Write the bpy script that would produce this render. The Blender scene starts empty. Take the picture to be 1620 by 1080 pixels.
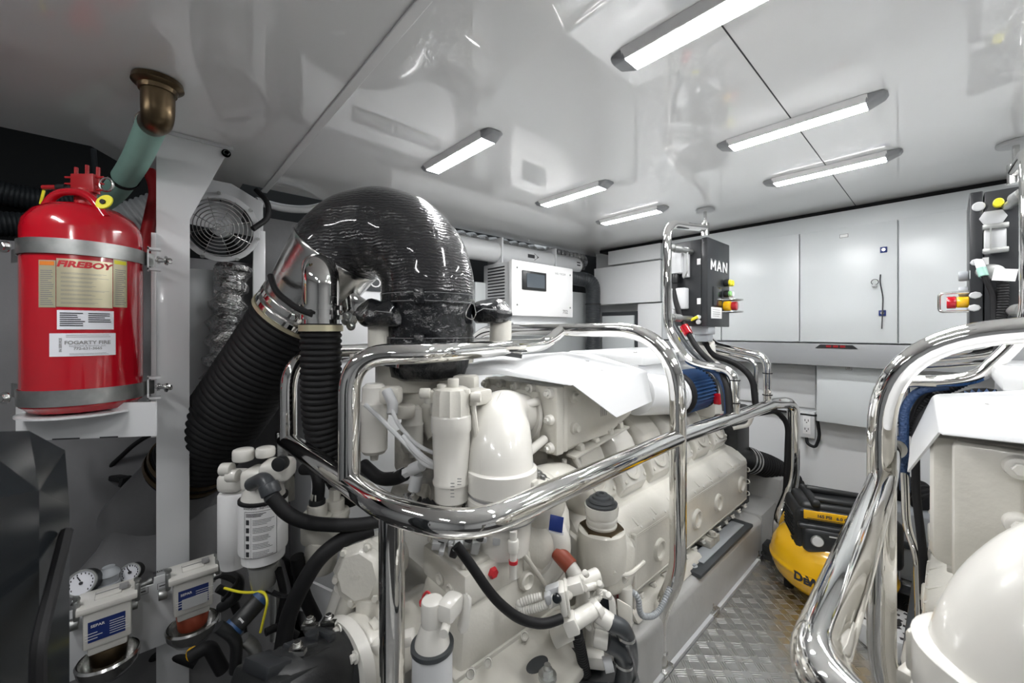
import bpy, bmesh, math, random
from mathutils import Vector as V, Matrix, Euler

random.seed(4)
SC = bpy.context.scene
COL = SC.collection

# ------------------------------------------------------------------ camera, exposure, world
F_PX = 630.0                       # 14 mm lens on a 36 mm frame, 1620 px wide
YAW = math.radians(47.6)
HOR = 522.0
cam_d = bpy.data.cameras.new('camera'); cam = bpy.data.objects.new('camera', cam_d); COL.objects.link(cam)
cam_d.sensor_width = 36; cam_d.lens = 14; cam_d.shift_y = -18/1620
cam_d.clip_start = 0.02; cam_d.clip_end = 60
cam.location = (0, 0, 0); cam.rotation_euler = (math.pi/2, 0, YAW)
cam_d.dof.use_dof = True; cam_d.dof.focus_distance = 1.5; cam_d.dof.aperture_fstop = 6.5
SC.camera = cam
SC.view_settings.view_transform = 'Standard'; SC.view_settings.look = 'None'
SC.view_settings.exposure = 1.24; SC.view_settings.gamma = 1; SC.view_settings.use_curve_mapping = False
w = bpy.data.worlds.new('world'); SC.world = w; w.use_nodes = True
w.node_tree.nodes['Background'].inputs[0].default_value = (0.8, 0.86, 0.9, 1)
w.node_tree.nodes['Background'].inputs[1].default_value = 0.25
LAMP = 42.0
CEIL = 0.63; FLOOR = -1.1

FW = V((-math.sin(YAW), math.cos(YAW), 0)); RT = V((math.cos(YAW), math.sin(YAW), 0))
def at(px, py, d=None, X=None, Y=None, Z=None):
    """point of the place seen at a pixel, on a given real plane (or at a given depth)"""
    r = FW + RT*((px-810)/F_PX) + V((0, 0, (HOR-py)/F_PX))
    if X is not None: d = X/r.x
    elif Y is not None: d = Y/r.y
    elif Z is not None: d = Z/r.z
    return r*d

# ------------------------------------------------------------------ materials
def mat(name, col, rough=.4, metal=0, coat=0, bump=0, bscale=40, emit=0, var=0, vscale=8, vcol=None, kind='noise', trans=0, spec=None, bd=.02):
    m = bpy.data.materials.new(name); m.use_nodes = True
    nt = m.node_tree; b = nt.nodes['Principled BSDF']
    b.inputs['Base Color'].default_value = (*col, 1); b.inputs['Roughness'].default_value = rough
    b.inputs['Metallic'].default_value = metal; b.inputs['Coat Weight'].default_value = coat
    b.inputs['Coat Roughness'].default_value = .06
    if spec is not None: b.inputs['Specular IOR Level'].default_value = spec
    if trans: b.inputs['Transmission Weight'].default_value = trans
    if emit:
        b.inputs['Emission Color'].default_value = (*col, 1); b.inputs['Emission Strength'].default_value = emit
    tc = nt.nodes.new('ShaderNodeTexCoord')
    if var:
        n = nt.nodes.new('ShaderNodeTexNoise'); n.inputs['Scale'].default_value = vscale; n.inputs['Detail'].default_value = 6
        nt.links.new(tc.outputs['Object'], n.inputs['Vector'])
        r = nt.nodes.new('ShaderNodeValToRGB'); r.color_ramp.elements[0].position = .35; r.color_ramp.elements[1].position = .65
        vc = vcol or tuple(c*(1-var) for c in col)
        r.color_ramp.elements[0].color = (*vc, 1); r.color_ramp.elements[1].color = (*col, 1)
        nt.links.new(n.outputs['Fac'], r.inputs['Fac']); nt.links.new(r.outputs['Color'], b.inputs['Base Color'])
    if bump:
        if kind == 'wave':
            t = nt.nodes.new('ShaderNodeTexWave'); t.bands_direction = 'Z'; t.inputs['Distortion'].default_value = 6
            t.inputs['Detail'].default_value = 3; t.inputs['Detail Scale'].default_value = 1.2
        elif kind == 'voronoi': t = nt.nodes.new('ShaderNodeTexVoronoi')
        else: t = nt.nodes.new('ShaderNodeTexNoise'); t.inputs['Detail'].default_value = 5
        t.inputs['Scale'].default_value = bscale
        nt.links.new(tc.outputs['Object'], t.inputs['Vector'])
        bp = nt.nodes.new('ShaderNodeBump'); bp.inputs['Strength'].default_value = bump; bp.inputs['Distance'].default_value = bd
        nt.links.new(t.outputs[0], bp.inputs['Height']); nt.links.new(bp.outputs['Normal'], b.inputs['Normal'])
    return m
MT = {
 'ceil': mat('glossy_ceiling', (.90, .905, .905), .45, coat=1),
 'wall': mat('panel_white', (.74, .75, .76), .3, coat=.2),
 'panel': mat('panel_grey_white', (.66, .69, .70), .3),
 'shelf': mat('brushed_grey', (.33, .34, .35), .35),
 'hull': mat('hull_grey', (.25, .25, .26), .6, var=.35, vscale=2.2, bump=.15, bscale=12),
 'dark': mat('painted_dark_void', (.012, .013, .014), .7),  # near-black colour stands in for the shade of deep openings
 'muff': mat('fibreglass_grey', (.17, .17, .175), .5, var=.3, vscale=3, bump=.1, bscale=30),
 'white': mat('powder_white', (.68, .69, .70), .28, coat=.3),
 'eng': mat('engine_white', (.68, .66, .60), .34, coat=.25, bump=.05, bscale=120, var=.10, vscale=9),
 'eng2': mat('engine_smooth_white', (.71, .695, .65), .25, coat=.4),
 'eng_dark': mat('engine_mottled_dark', (.50, .48, .43), .5, var=.5, vscale=14, bump=.2, bscale=40),  # darker, rougher, mottled variant of the engine white
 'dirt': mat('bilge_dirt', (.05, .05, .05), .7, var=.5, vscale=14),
 'chrome': mat('polished_steel', (.80, .79, .77), .045, 1),
 'steel': mat('brushed_steel', (.62, .62, .61), .22, 1, bump=.05, bscale=60),
 'galv': mat('galvanised_strap', (.50, .51, .50), .42, 1, var=.25, vscale=25),
 'foil': mat('foil_wrap', (.62, .62, .62), .22, 1, bump=1.0, bscale=32, bd=.03),
 'rub': mat('black_rubber', (.008, .008, .009), .6, spec=.3),
 'hoseg': mat('dark_grey_hose', (.045, .05, .055), .38),
 'wrap': mat('black_wrap', (.022, .022, .024), .24, bump=.35, bscale=34, kind='wave', coat=.5, bd=.006),
 'leather': mat('black_leather', (.008, .009, .011), .2, bump=.7, bscale=13, coat=.4, bd=.04),
 'stitch': mat('grey_thread', (.32, .32, .33), .6),
 'red': mat('red_gloss', (.46, .004, .014), .16, coat=.8),
 'redm': mat('red_matte', (.42, .015, .02), .4),
 'yel': mat('yellow_gloss', (.90, .50, .005), .22, coat=.5),
 'yelt': mat('yellow_tag', (.80, .72, .03), .4),
 'blk': mat('black_plastic', (.013, .014, .015), .42, bump=.15, bscale=300, bd=.002),
 'blkp': mat('black_panel', (.022, .024, .027), .38),
 'blkg': mat('black_gloss', (.012, .014, .016), .16, spec=.35),
 'grn': mat('green_hose', (.30, .52, .45), .45, var=.12),
 'brz': mat('old_bronze', (.20, .145, .085), .34, 1, var=.5, vscale=14),
 'grey': mat('grey_plastic', (.34, .36, .38), .4),
 'lgrey': mat('light_grey_plastic', (.55, .56, .57), .4),
 'screen': mat('dark_screen', (.06, .075, .09), .08, coat=1),
 'blue': mat('label_blue', (.012, .03, .16), .3),
 'bluef': mat('filter_blue', (.02, .07, .19), .45),
 'blueh': mat('braided_blue', (.02, .05, .13), .5, bump=.6, bscale=160, kind='voronoi', bd=.004),
 'tray': mat('tread_plate_aluminium', (.70, .70, .69), .33, 1, var=.10, vscale=30),
 'gird': mat('girder_grey_paint', (.46, .46, .45), .38, var=.14, vscale=5, bump=.08, bscale=18),
 'ink': mat('print_black', (.03, .03, .035), .6),
 'inkg': mat('print_grey', (.28, .28, .28), .6),
 'inkr': mat('print_red', (.55, .02, .03), .4),
 'inkw': mat('print_white', (.85, .85, .85), .5),
 'paper': mat('label_white', (.80, .81, .86), .4),
 'gold': mat('label_champagne', (.72, .66, .46), .28, .6, var=.2, vscale=6),
 'orange': mat('label_orange', (.75, .22, .03), .4),
 'knobg': mat('green_knob', (.25, .55, .2), .4),
 'rust': mat('rusty_iron', (.30, .17, .08), .6, var=.6, vscale=30),
 'sili': mat('red_silicone', (.30, .06, .03), .4),
 'endc': mat('lamp_end_grey', (.30, .31, .32), .35),
 'tail': mat('dark_red_lamp', (.30, .005, .01), .3),
 'clear': mat('smoked_bowl', (.25, .25, .24), .15, coat=1),
 'cup': mat('glass_bowl', (.10, .085, .065), .08, coat=1),
}
MT['ceil'].node_tree.nodes['Principled BSDF'].inputs['Coat IOR'].default_value = 1.9; MT['ceil'].node_tree.nodes['Principled BSDF'].inputs['Coat Roughness'].default_value = .03
MT['tube'] = mat('lamp_diffuser', (1, 1, 1), .5, emit=LAMP)

# ------------------------------------------------------------------ mesh helpers
MIR = False                        # build the mirrored (starboard) copy
MX = -0.70
def mv(p):
    p = V(p)
    return V((MX-p.x, p.y, p.z)) if MIR else p
def frame(d):
    d = V(d).normalized(); a = V((0, 0, 1)) if abs(d.z) < .9 else V((1, 0, 0))
    x = d.cross(a).normalized(); return x, d.cross(x).normalized(), d
def fillet(pts, rad, n=7):
    pts = [V(p) for p in pts]; out = [pts[0]]
    for i in range(1, len(pts)-1):
        a, b, c = pts[i-1], pts[i], pts[i+1]
        u = (a-b); w_ = (c-b); lu, lw = u.length, w_.length
        if lu < 1e-6 or lw < 1e-6: continue
        k = min(rad, lu*.49, lw*.49); p = b+u/lu*k; q = b+w_/lw*k
        for j in range(n+1):
            t = j/n; out.append(p*(1-t)**2+b*2*t*(1-t)+q*t*t)
    out.append(pts[-1]); return out
def resample(pts, step):
    out = [V(pts[0])]; acc = 0
    for a, b in zip(pts, pts[1:]):
        L = (b-a).length
        if L < 1e-7: continue
        t = step-acc
        while t <= L: out.append(a+(b-a)*(t/L)); t += step
        acc = (acc+L) % step
    if (out[-1]-V(pts[-1])).length > step*.2: out.append(V(pts[-1]))
    return out
class M:
    def __init__(s): s.bm = bmesh.new()
    def box(s, x0, x1, y0, y1, z0, z1, bev=0, seg=2):
        return s.obox(((x0+x1)/2, (y0+y1)/2, (z0+z1)/2), (abs(x1-x0), abs(y1-y0), abs(z1-z0)), None, bev, seg)
    def obox(s, c, size, rot=None, bev=0, seg=2):
        R = Matrix.Identity(4) if rot is None else (rot.to_4x4() if isinstance(rot, Matrix) else Euler(rot).to_matrix().to_4x4())
        m = Matrix.Translation(V(c)) @ R @ Matrix.Diagonal((*size, 1))
        vs = bmesh.ops.create_cube(s.bm, size=1, matrix=m)['verts']
        if bev:
            es = list({e for v in vs for e in v.link_edges})
            bmesh.ops.bevel(s.bm, geom=es, offset=min(bev, min(size)*.45), segments=seg, affect='EDGES', profile=.5)
        return s
    def rings(s, rings, cap=True, closed=False):
        n = len(rings[0]); rv = [[s.bm.verts.new(p) for p in r] for r in rings]
        k = len(rv)
        for i in range(k if closed else k-1):
            a, b = rv[i], rv[(i+1) % k]
            for j in range(n):
                j2 = (j+1) % n
                try: s.bm.faces.new((a[j], a[j2], b[j2], b[j]))
                except ValueError: pass
        if cap and not closed:
            s.bm.faces.new(list(reversed(rv[0]))); s.bm.faces.new(rv[-1])
        return s
    def lathe(s, p, ax, prof, seg=28, cap=True, sx=1, sy=1, xdir=None):
        x, y, d = frame(ax); p = V(p)
        if xdir is not None: x = V(xdir).normalized(); y = d.cross(x).normalized()
        rr = []
        for t, r in prof:
            r = max(r, 1e-4)
            rr.append([p+d*t+x*(r*sx*math.cos(2*math.pi*j/seg))+y*(r*sy*math.sin(2*math.pi*j/seg)) for j in range(seg)])
        return s.rings(rr, cap)
    def cyl(s, p, q, r, r2=None, seg=24, bev=0):
        p, q = V(p), V(q); L = (q-p).length; r2 = r if r2 is None else r2
        if bev: pr = [(0, r-bev), (bev*.3, r-bev*.3), (bev, r), (L-bev, r2), (L-bev*.3, r2-bev*.3), (L, r2-bev)]
        else: pr = [(0, r), (L, r2)]
        return s.lathe(p, q-p, pr, seg)
    def ring(s, p, ax, r, rt, seg=32, s2=8):
        x, y, d = frame(ax); p = V(p); rr = []
        for i in range(seg):
            a = 2*math.pi*i/seg; e = x*math.cos(a)+y*math.sin(a)
            rr.append([p+e*(r+rt*math.cos(2*math.pi*j/s2))+d*(rt*math.sin(2*math.pi*j/s2)) for j in range(s2)])
        return s.rings(rr, False, True)
    def band(s, p, ax, r0, r1, h):
        """flat ring: tube with wall"""
        return s.rings([[q for q in ring] for ring in s._band(p, ax, r0, r1, h)], False, True)
    def _band(s, p, ax, r0, r1, h, seg=40):
        x, y, d = frame(ax); p = V(p); out = []
        for i in range(seg):
            a = 2*math.pi*i/seg; e = x*math.cos(a)+y*math.sin(a)
            out.append([p+e*r0-d*h/2, p+e*r1-d*h/2, p+e*r1+d*h/2, p+e*r0+d*h/2])
        return out
    def sweep(s, pts, rf, seg=18, cap=True):
        pts = [V(p) for p in pts]; n = len(pts); tang = []
        for i in range(n):
            t = (pts[min(i+1, n-1)]-pts[max(i-1, 0)]); tang.append(t.normalized() if t.length > 1e-9 else V((0, 0, 1)))
        x, y, d = frame(tang[0]); rr = []
        for i in range(n):
            t = tang[i]; x = (x-t*x.dot(t)).normalized(); y = t.cross(x)
            r = rf(i/(n-1), i) if callable(rf) else rf
            rr.append([pts[i]+x*(r*math.cos(2*math.pi*j/seg))+y*(r*math.sin(2*math.pi*j/seg)) for j in range(seg)])
        return s.rings(rr, cap)
    def tube(s, pts, r, fil=.06, seg=16, n=7):
        return s.sweep(fillet(pts, fil, n), r, seg)
    def hose(s, pts, r, pitch=.012, depth=.004, fil=.15, seg=28, r2=None):
        """corrugated hose"""
        p = resample(fillet(pts, fil, 14), pitch/6); r2 = r if r2 is None else r2
        return s.sweep(p, lambda t, i: (r+(r2-r)*t)-depth*(.5-.5*math.cos(2*math.pi*i/6))**2, seg)
    def prism(s, poly, vec, bev=0, seg=2):
        vec = V(vec); poly = [V(p) for p in poly]
        a = [s.bm.verts.new(p) for p in poly]; b = [s.bm.verts.new(p+vec) for p in poly]; n = len(poly)
        s.bm.faces.new(list(reversed(a))); s.bm.faces.new(b)
        for i in range(n): s.bm.faces.new((a[i], a[(i+1) % n], b[(i+1) % n], b[i]))
        if bev:
            es = list({e for v in a+b for e in v.link_edges})
            bmesh.ops.bevel(s.bm, geom=es, offset=bev, segments=seg, affect='EDGES', profile=.5)
        return s
    def hull(s, pts, bev=0, seg=2):
        vs = [s.bm.verts.new(V(p)) for p in pts]
        bmesh.ops.convex_hull(s.bm, input=vs)
        if bev:
            es = list({e for v in vs if v.is_valid for e in v.link_edges})
            bmesh.ops.dissolve_limit(s.bm, angle_limit=.02, verts=[v for v in vs if v.is_valid], edges=es)
            es = list({e for v in vs if v.is_valid for e in v.link_edges})
            bmesh.ops.bevel(s.bm, geom=es, offset=bev, segments=seg, affect='EDGES', profile=.5)
        return s
    def ball(s, c, r, sc=(1, 1, 1), rot=None, noise=0, sub=3):
        R = Matrix.Identity(4) if rot is None else Euler(rot).to_matrix().to_4x4()
        m = Matrix.Translation(V(c)) @ R @ Matrix.Diagonal((sc[0]*r, sc[1]*r, sc[2]*r, 1))
        vs = bmesh.ops.create_icosphere(s.bm, subdivisions=sub, radius=1, matrix=m)['verts']
        if noise:
            from mathutils import noise as N
            for v in vs:
                q = v.co*22; v.co += (v.co-V(c)).normalized()*noise*N.noise(q)
        return s
    def bolt(s, p, d, r=.008, h=.007, washer=True):
        d = V(d).normalized(); p = V(p)
        if washer: s.lathe(p, d, [(0, r*1.5), (h*.25, r*1.5)], 14)
        s.lathe(p, d, [(0, r), (h*.9, r), (h, r*.85)], 6)
        return s
    def grid(s, fn, nu, nv):
        vs = [[s.bm.verts.new(V(fn(i/nu, j/nv))) for j in range(nv+1)] for i in range(nu+1)]
        for i in range(nu):
            for j in range(nv): s.bm.faces.new((vs[i][j], vs[i+1][j], vs[i+1][j+1], vs[i][j+1]))
        return s
    def text(s, txt, size, fn, cx=True, bold=0, sx=1):
        cu = bpy.data.curves.new('t', 'FONT'); cu.body = txt; cu.size = size; cu.offset = bold
        cu.align_x = 'CENTER' if cx else 'LEFT'; cu.align_y = 'CENTER'; cu.resolution_u = 3
        ob = bpy.data.objects.new('t', cu); me = ob.to_mesh()
        vs = [s.bm.verts.new(V(fn(v.co.x*sx, v.co.y))) for v in me.vertices]
        for p in me.polygons:
            try: s.bm.faces.new([vs[i] for i in p.vertices])
            except ValueError: pass
        ob.to_mesh_clear(); bpy.data.objects.remove(ob); bpy.data.curves.remove(cu)
        return s
    def lines(s, fn, u0, u1, v0, v1, n, h=.35, jitter=.25):
        """rows of fine unreadable print"""
        dv = (v1-v0)/n
        for i in range(n):
            v = v0+dv*(i+.5); e = u1-(u1-u0)*random.random()*jitter; hh = abs(dv)*h/2
            k = 8; us = [u0+(e-u0)*j/k for j in range(k+1)]; lo = [s.bm.verts.new(V(fn(a, v-hh))) for a in us]; hi = [s.bm.verts.new(V(fn(a, v+hh))) for a in us]
            for j in range(k): s.bm.faces.new((lo[j], lo[j+1], hi[j+1], hi[j]))
        return s
    def split(s, name, m, parent, smooth):
        bm = s.bm; bm.verts.ensure_lookup_table(); bm.verts.index_update(); seen = {}; isl = []
        for v in bm.verts:
            if v.index in seen: continue
            st = [v]; seen[v.index] = len(isl); cur = []
            while st:
                q = st.pop(); cur.append(q)
                for ed in q.link_edges:
                    o = ed.other_vert(q)
                    if o.index not in seen: seen[o.index] = len(isl); st.append(o)
            isl.append(cur)
        cen = [sum((v.co for v in c), V((0, 0, 0)))/len(c) for c in isl]; groups = []
        for i, c in enumerate(cen):
            for g in groups:
                if (cen[g[0]]-c).length < .017: g.append(i); break
            else: groups.append([i])
        last = None
        for g in groups:
            n = M(); n.bm.free(); n.bm = bmesh.new(); mp = {}
            for i in g:
                for v in isl[i]: mp[v.index] = n.bm.verts.new(v.co)
            fs = {f for i in g for v in isl[i] for f in v.link_faces}
            for f in fs: n.bm.faces.new([mp[v.index] for v in f.verts])
            last = n.build(SPLIT[name], m, parent, smooth)
        bm.free(); return last
    def build(s, name, m, parent=None, smooth=35, label=None, kind=None):
        bm = s.bm
        if not bm.verts: return None
        if name in SPLIT: return s.split(name, m, parent, smooth)
        root = parent
        while root is not None and root.parent is not None: root = root.parent
        off = root.location if root is not None and root.type == 'EMPTY' else V((0, 0, 0))
        for v in bm.verts: v.co = mv(v.co)-off
        bmesh.ops.recalc_face_normals(bm, faces=bm.faces)
        me = bpy.data.meshes.new(name); bm.to_mesh(me); bm.free()
        me.materials.append(MT[m] if isinstance(m, str) else m)
        if smooth:
            me.polygons.foreach_set('use_smooth', [True]*len(me.polygons)); me.set_sharp_from_angle(angle=math.radians(smooth))
        o = bpy.data.objects.new(name, me); COL.objects.link(o)
        if parent is not None: o.parent = parent
        if label: o['label'] = label
        if kind: o['kind'] = kind
        return o
def tag(o, label, cat, group=None):
    o['label'] = label; o['category'] = cat
    if group: o['group'] = group
    return o
def thing(name, label, cat, loc=(0, 0, 0), group=None):
    o = bpy.data.objects.new(name, None); COL.objects.link(o); o.location = mv(loc); o.empty_display_size = .05
    return tag(o, label, cat, group)
def pl(o, ux, uy):
    o, ux, uy = V(o), V(ux).normalized(), V(uy).normalized()
    return lambda u, v: o+ux*u+uy*v
def struct(name, m, mt): return m.build(name, mt, kind='structure', smooth=0)
SPLIT = {'fixings': 'fixing', 'white_conduits': 'white_conduit', 'cover_bolts': 'cover_bolt', 'flange_bolts': 'flange_bolt', 'plate_bolts': 'plate_bolt', 'casing_plugs': 'casing_plug', 'ring_bolts': 'ring_bolt', 'clamp_bolts': 'clamp_bolt', 'scroll_bolts': 'scroll_bolt', 'lug_bolts': 'lug_bolt', 'cover_screws': 'cover_screw', 'pump_cover_bolts': 'cover_bolt'}
UP = V((0, 0, 1)); XP = V((1, 0, 0)); YP = V((0, 1, 0))

# ------------------------------------------------------------------ setting
HULL = -2.12; BACK = 2.76
m = M(); m.prism([(-1.98, -1.6, CEIL), (2.1, -1.6, CEIL), (2.1, BACK+.1, CEIL), (-2.05, BACK+.1, CEIL), (-2.05, .3, CEIL), (-2.75, .3, CEIL), (-2.75, .27, CEIL), (-1.98, -.145, CEIL)], (0, 0, .03))
struct('ceiling', m, 'ceil')
m = M(); m.box(-2.1, 2.1, .375, .40, CEIL-.006, CEIL-.0005, .002); struct('trim_1', m, 'inkw')
m = M(); m.box(-.317, -.314, .4, BACK, CEIL-.0008, CEIL-.0001); struct('trim_2', m, 'ink')
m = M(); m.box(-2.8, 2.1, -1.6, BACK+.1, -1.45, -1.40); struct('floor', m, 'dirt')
m = M(); m.box(-1.98, 2.1, BACK, BACK+.05, -1.45, CEIL); struct('wall_back', m, 'wall')
m = M(); m.box(2.05, 2.1, -1.6, BACK, -1.45, CEIL); struct('wall_right', m, 'wall')
m = M(); m.box(-2.8, 2.1, -1.65, -1.6, -1.45, CEIL); struct('wall_near', m, 'shelf')
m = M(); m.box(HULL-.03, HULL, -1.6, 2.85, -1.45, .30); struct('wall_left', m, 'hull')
m = M(); m.box(-2.85, -2.8, -1.6, BACK+.1, -1.45, 1.0); m.box(-2.85, -2.0, -1.6, .3, .95, 1.0); m.box(-2.8, -1.98, 2.84, 2.86, -1.4, .7); m.box(-2.8, -2.0, -1.65, -1.6, .6, 1.0)
struct('wall_dark_void', m, 'dark')  # painted near black for the unlit space behind the hull side
# black strip along the gap where the ceiling meets the cabinets
m = M(); m.box(-1.86, 2.05, 2.64, BACK, CEIL-.022, CEIL-.001); struct('trim_3', m, 'rub')

# ceiling lights
def ceiling_light(loc, label):
    L, W = .43, .082
    t = thing('ceiling_light', label, 'ceiling light', loc, 'slim tube lights on the ceiling')
    if ceiling_light.first is None:
        h = M(); h.prism([(-L/2+.04, -W/2, 0), (-L/2+.04, W/2, 0), (-L/2+.04, W/2-.012, -.018), (-L/2+.04, -W/2+.012, -.018)], (L-.08, 0, 0))
        ps = [h.build('housing', 'inkw', None, 0)]
        d = M(); d.prism([(-L/2+.045, -W/2+.014, -.015), (-L/2+.045, W/2-.014, -.015), (-L/2+.045, W/2-.016, -.0195), (-L/2+.045, -W/2+.016, -.0195)], (L-.09, 0, 0))
        ps.append(d.build('diffuser', 'tube', None, 0))
        for s in (-1, 1):
            e = M(); x0 = s*(L/2-.045); x1 = s*(L/2-.008); x2 = s*L/2
            e.hull([(x0, -W/2, 0), (x0, W/2, 0), (x0, W/2-.012, -.021), (x0, -W/2+.012, -.021), (x1, -W/2+.008, 0), (x1, W/2-.008, 0), (x2, -W/2+.026, 0), (x2, W/2-.026, 0), (x1, W/2-.025, -.012), (x1, -W/2+.025, -.012)], .003)
            ps.append(e.build('end_cap', 'endc'))
        ceiling_light.first = ps
        for p in ps: p.parent = t
    else:
        for p in ceiling_light.first:
            c = p.copy(); COL.objects.link(c); c.parent = t
ceiling_light.first = None
for row, rx in (('over the walkway', -.32), ('over the left engine', -1.17), ('over the right engine, beyond the frame', .55)):
    for pos, y in (('nearest', .82), ('middle', 1.45), ('farthest', 1.95)):
        lab = '%s of the three slim white tube lights %s' % (pos, row) if rx < .5 else pos+' of the slim white tube lights over the right engine'
        if rx < -1: y -= .01
        ceiling_light((rx, y, CEIL-.001), lab)

for x, nm in ((-1.17, 'left'), (-.32, 'middle'), (.55, 'right')): ceiling_light((x, -.55, CEIL-.001), 'added fill tube light on the ceiling behind the viewer, %s one of its row' % nm)  # unseen row, added as fill for the near and left side

# walkway
wk = thing('walkway_plate', 'silver tread-plate walkway floor between the two engines', 'walkway', (-.33, 1.2, FLOOR))
m = M(); m.box(-.60, -.03, -.9, 2.62, FLOOR-.02, FLOOR); m.build('deck_plate', 'tray', wk)
m = M()
bars = M()
def rbar(c, ang):
    e = V((math.cos(ang), math.sin(ang), 0)); f = V((-e.y, e.x, 0)); b = bars.bm
    lo = [b.verts.new(c+e*i*.017+f*j*.0021-UP*.0014) for i, j in ((-1, -1), (1, -1), (1, 1), (-1, 1))]
    hi = [b.verts.new(c+UP*.0012+e*i*.015+f*j*.0009) for i, j in ((-1, -1), (1, -1), (1, 1), (-1, 1))]
    b.faces.new(hi)
    for i in range(4): b.faces.new((lo[i], lo[(i+1) % 4], hi[(i+1) % 4], hi[i]))
y = .3; k = 0
while y < 2.6:
    x = -.58; j = 0
    while x < -.05:
        ang = math.radians(45 if (j+k) % 2 else -45)
        for q in (-1.5, -.5, .5, 1.5):
            off = V((-math.sin(ang), math.cos(ang), 0))*q*.0078
            rbar(V((x, y, FLOOR+.0013))+off, ang)
        x += .042; j += 1
    y += .042; k += 1
bars.build('raised_tread', 'tray', wk, 0)
m = M(); m.box(-.615, -.603, -.2, 2.3, FLOOR-.02, FLOOR+.012); m.box(-.603, -.1, 1.008, 1.012, FLOOR, FLOOR+.002)
m.build('edge_strip', 'lgrey', wk)
for yy in (1.23, 1.62, 2.17):
    m = M(); m.box(-.64, -.60, yy-.03, yy+.03, FLOOR, FLOOR+.018, .003); m.bolt((-.62, yy, FLOOR+.018), UP, .008, .02); m.bolt((-.625, yy+.02, FLOOR+.018), UP, .006, .03)
    m.build('hold_down_clamp', 'steel', wk)

# ------------------------------------------------------------------ aft bulkhead: cabinets, ledge, outlet
def door_rect(px0, px1, py_t, py_b, Y, th=.02):
    a = at(px0, py_b, Y=Y); b = at(px1, py_b, Y=Y)
    return a.x, b.x
CZ0, CZ1 = -.066, .520
Yc = 2.60
cb = thing('wall_cabinet', 'row of flat grey-white cabinet doors high on the far bulkhead', 'cabinet', (-.5, Yc, CZ0))
m = M(); m.box(-1.33, 2.0, Yc+.02, BACK-.001, CZ0, CEIL-.024); m.build('carcass', 'panel', cb, 0)
edges = [at(p, 520, Y=Yc).x for p in (1047, 1141, 1265, 1421)]+[.35, .8, 1.25]
for a, b in zip(edges, edges[1:]):
    m = M(); m.box(a+.003, b-.003, Yc, Yc+.018, CZ0+.004, CZ1, .0015)
    d = m.build('door', 'panel', cb, 30)
    if abs(a-edges[2]) < .01:
        for (qx, qy) in ((1398, 395), (1396, 495)):
            c = at(qx, qy, Y=Yc-.001)
            k = M(); k.box(c.x-.013, c.x+.013, Yc-.006, Yc, c.z-.014, c.z+.014, .003); k.build('push_latch', 'blue', d)
            k = M(); k.cyl((c.x, Yc-.008, c.z), (c.x, Yc-.005, c.z), .007); k.build('latch_button', 'steel', d)
        c = at(1335, 373, Y=Yc-.001); k = M(); k.box(c.x-.017, c.x+.017, Yc-.002, Yc, c.z-.009, c.z+.009); k.build('door_label', 'inkg', d)
        k = M(); k.box(c.x-.015, c.x+.015, Yc-.003, Yc-.001, c.z-.007, c.z+.007); k.build('label_face', 'inkw', d)
        cc = at(1395, 445, Y=Yc-.012)
        k = M(); k.tube([at(1396, 495, Y=Yc-.02), at(1397, 470, Y=Yc-.01), at(1392, 445, Y=Yc-.012), at(1393, 434, Y=Yc-.01)], .0025, .02, 8)
        k.tube([at(1396, 495, Y=Yc-.02), at(1395, 520, Y=Yc-.012)], .002, .02, 8)
        k.ring(at(1384, 446, Y=Yc-.012), (0, 1, .2), .013, .0015, 18, 6)
        t2 = thing('door_lanyard', 'thin black lanyard with a ring dangling from the middle cabinet door latch', 'lanyard', at(1396, 495, Y=Yc-.02))
        k.build('cord', 'ink', t2); k = M(); k.ball(at(1383, 452, Y=Yc-.014), .009); k.build('bead', 'lgrey', t2)
m = M(); m.box(-1.33, 2.0, Yc-.004, Yc+.15, -.185, -.07, .002); m.build('ledge', 'shelf', cb)
a = at(1290, 541.5, Y=Yc-.006); b = at(1357, 541.5, Y=Yc-.006)
t = thing('tail_light_strip', 'dark red lamp strip tucked in the slot under the middle cabinet door', 'lamp', a)
m = M(); zt = -.075; m.prism([(a.x, Yc-.008, zt-.018), (b.x, Yc-.008, zt-.018), (b.x-.02, Yc-.008, zt), (a.x+.02, Yc-.008, zt)], (0, .003, 0)); m.build('recess', 'dark', t)
m = M(); 
for i in range(3): m.box(a.x+.045+i*.028, a.x+.066+i*.028, Yc-.010, Yc-.007, zt-.014, zt-.003)
m.build('lens', 'tail', t)
# panels on the lower bulkhead
YL = BACK-.015
m = M(); a = at(1165, 572, Y=YL); b = at(1290, 646, Y=YL); m.box(a.x-.35, b.x, YL, BACK-.001, b.z, a.z, .002)
tag(m.build('bulkhead_panel', 'wall'), 'white flat panel on the lower bulkhead above the power outlet', 'panel')
Yp = 2.66
p0 = at(1292, 571, Y=Yp); p1 = at(1397, 680, Y=Yp)
t = thing('junction_cabinet', 'square white junction cabinet hung below the ledge on the far bulkhead', 'cabinet', (p0.x, Yp, p1.z))
m = M(); m.box(p0.x, p1.x+.03, Yp, BACK-.002, p1.z, p0.z, .003); m.build('case', 'panel', t)
c = at(1343, 582, Y=Yp); m = M(); m.box(c.x-.012, c.x+.012, Yp-.002, Yp, c.z-.01, c.z+.01); m.build('label_plate', 'ink', t)
m = M(); m.box(c.x-.0105, c.x+.0105, Yp-.003, Yp-.001, c.z-.0085, c.z+.0085); m.build('label_face', 'inkw', t)
m = M(); m.lines(pl((c.x, Yp-.0035, c.z), XP, UP), -.008, .008, .006, -.006, 2, .5); m.build('print', 'ink', t, 0)
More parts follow.
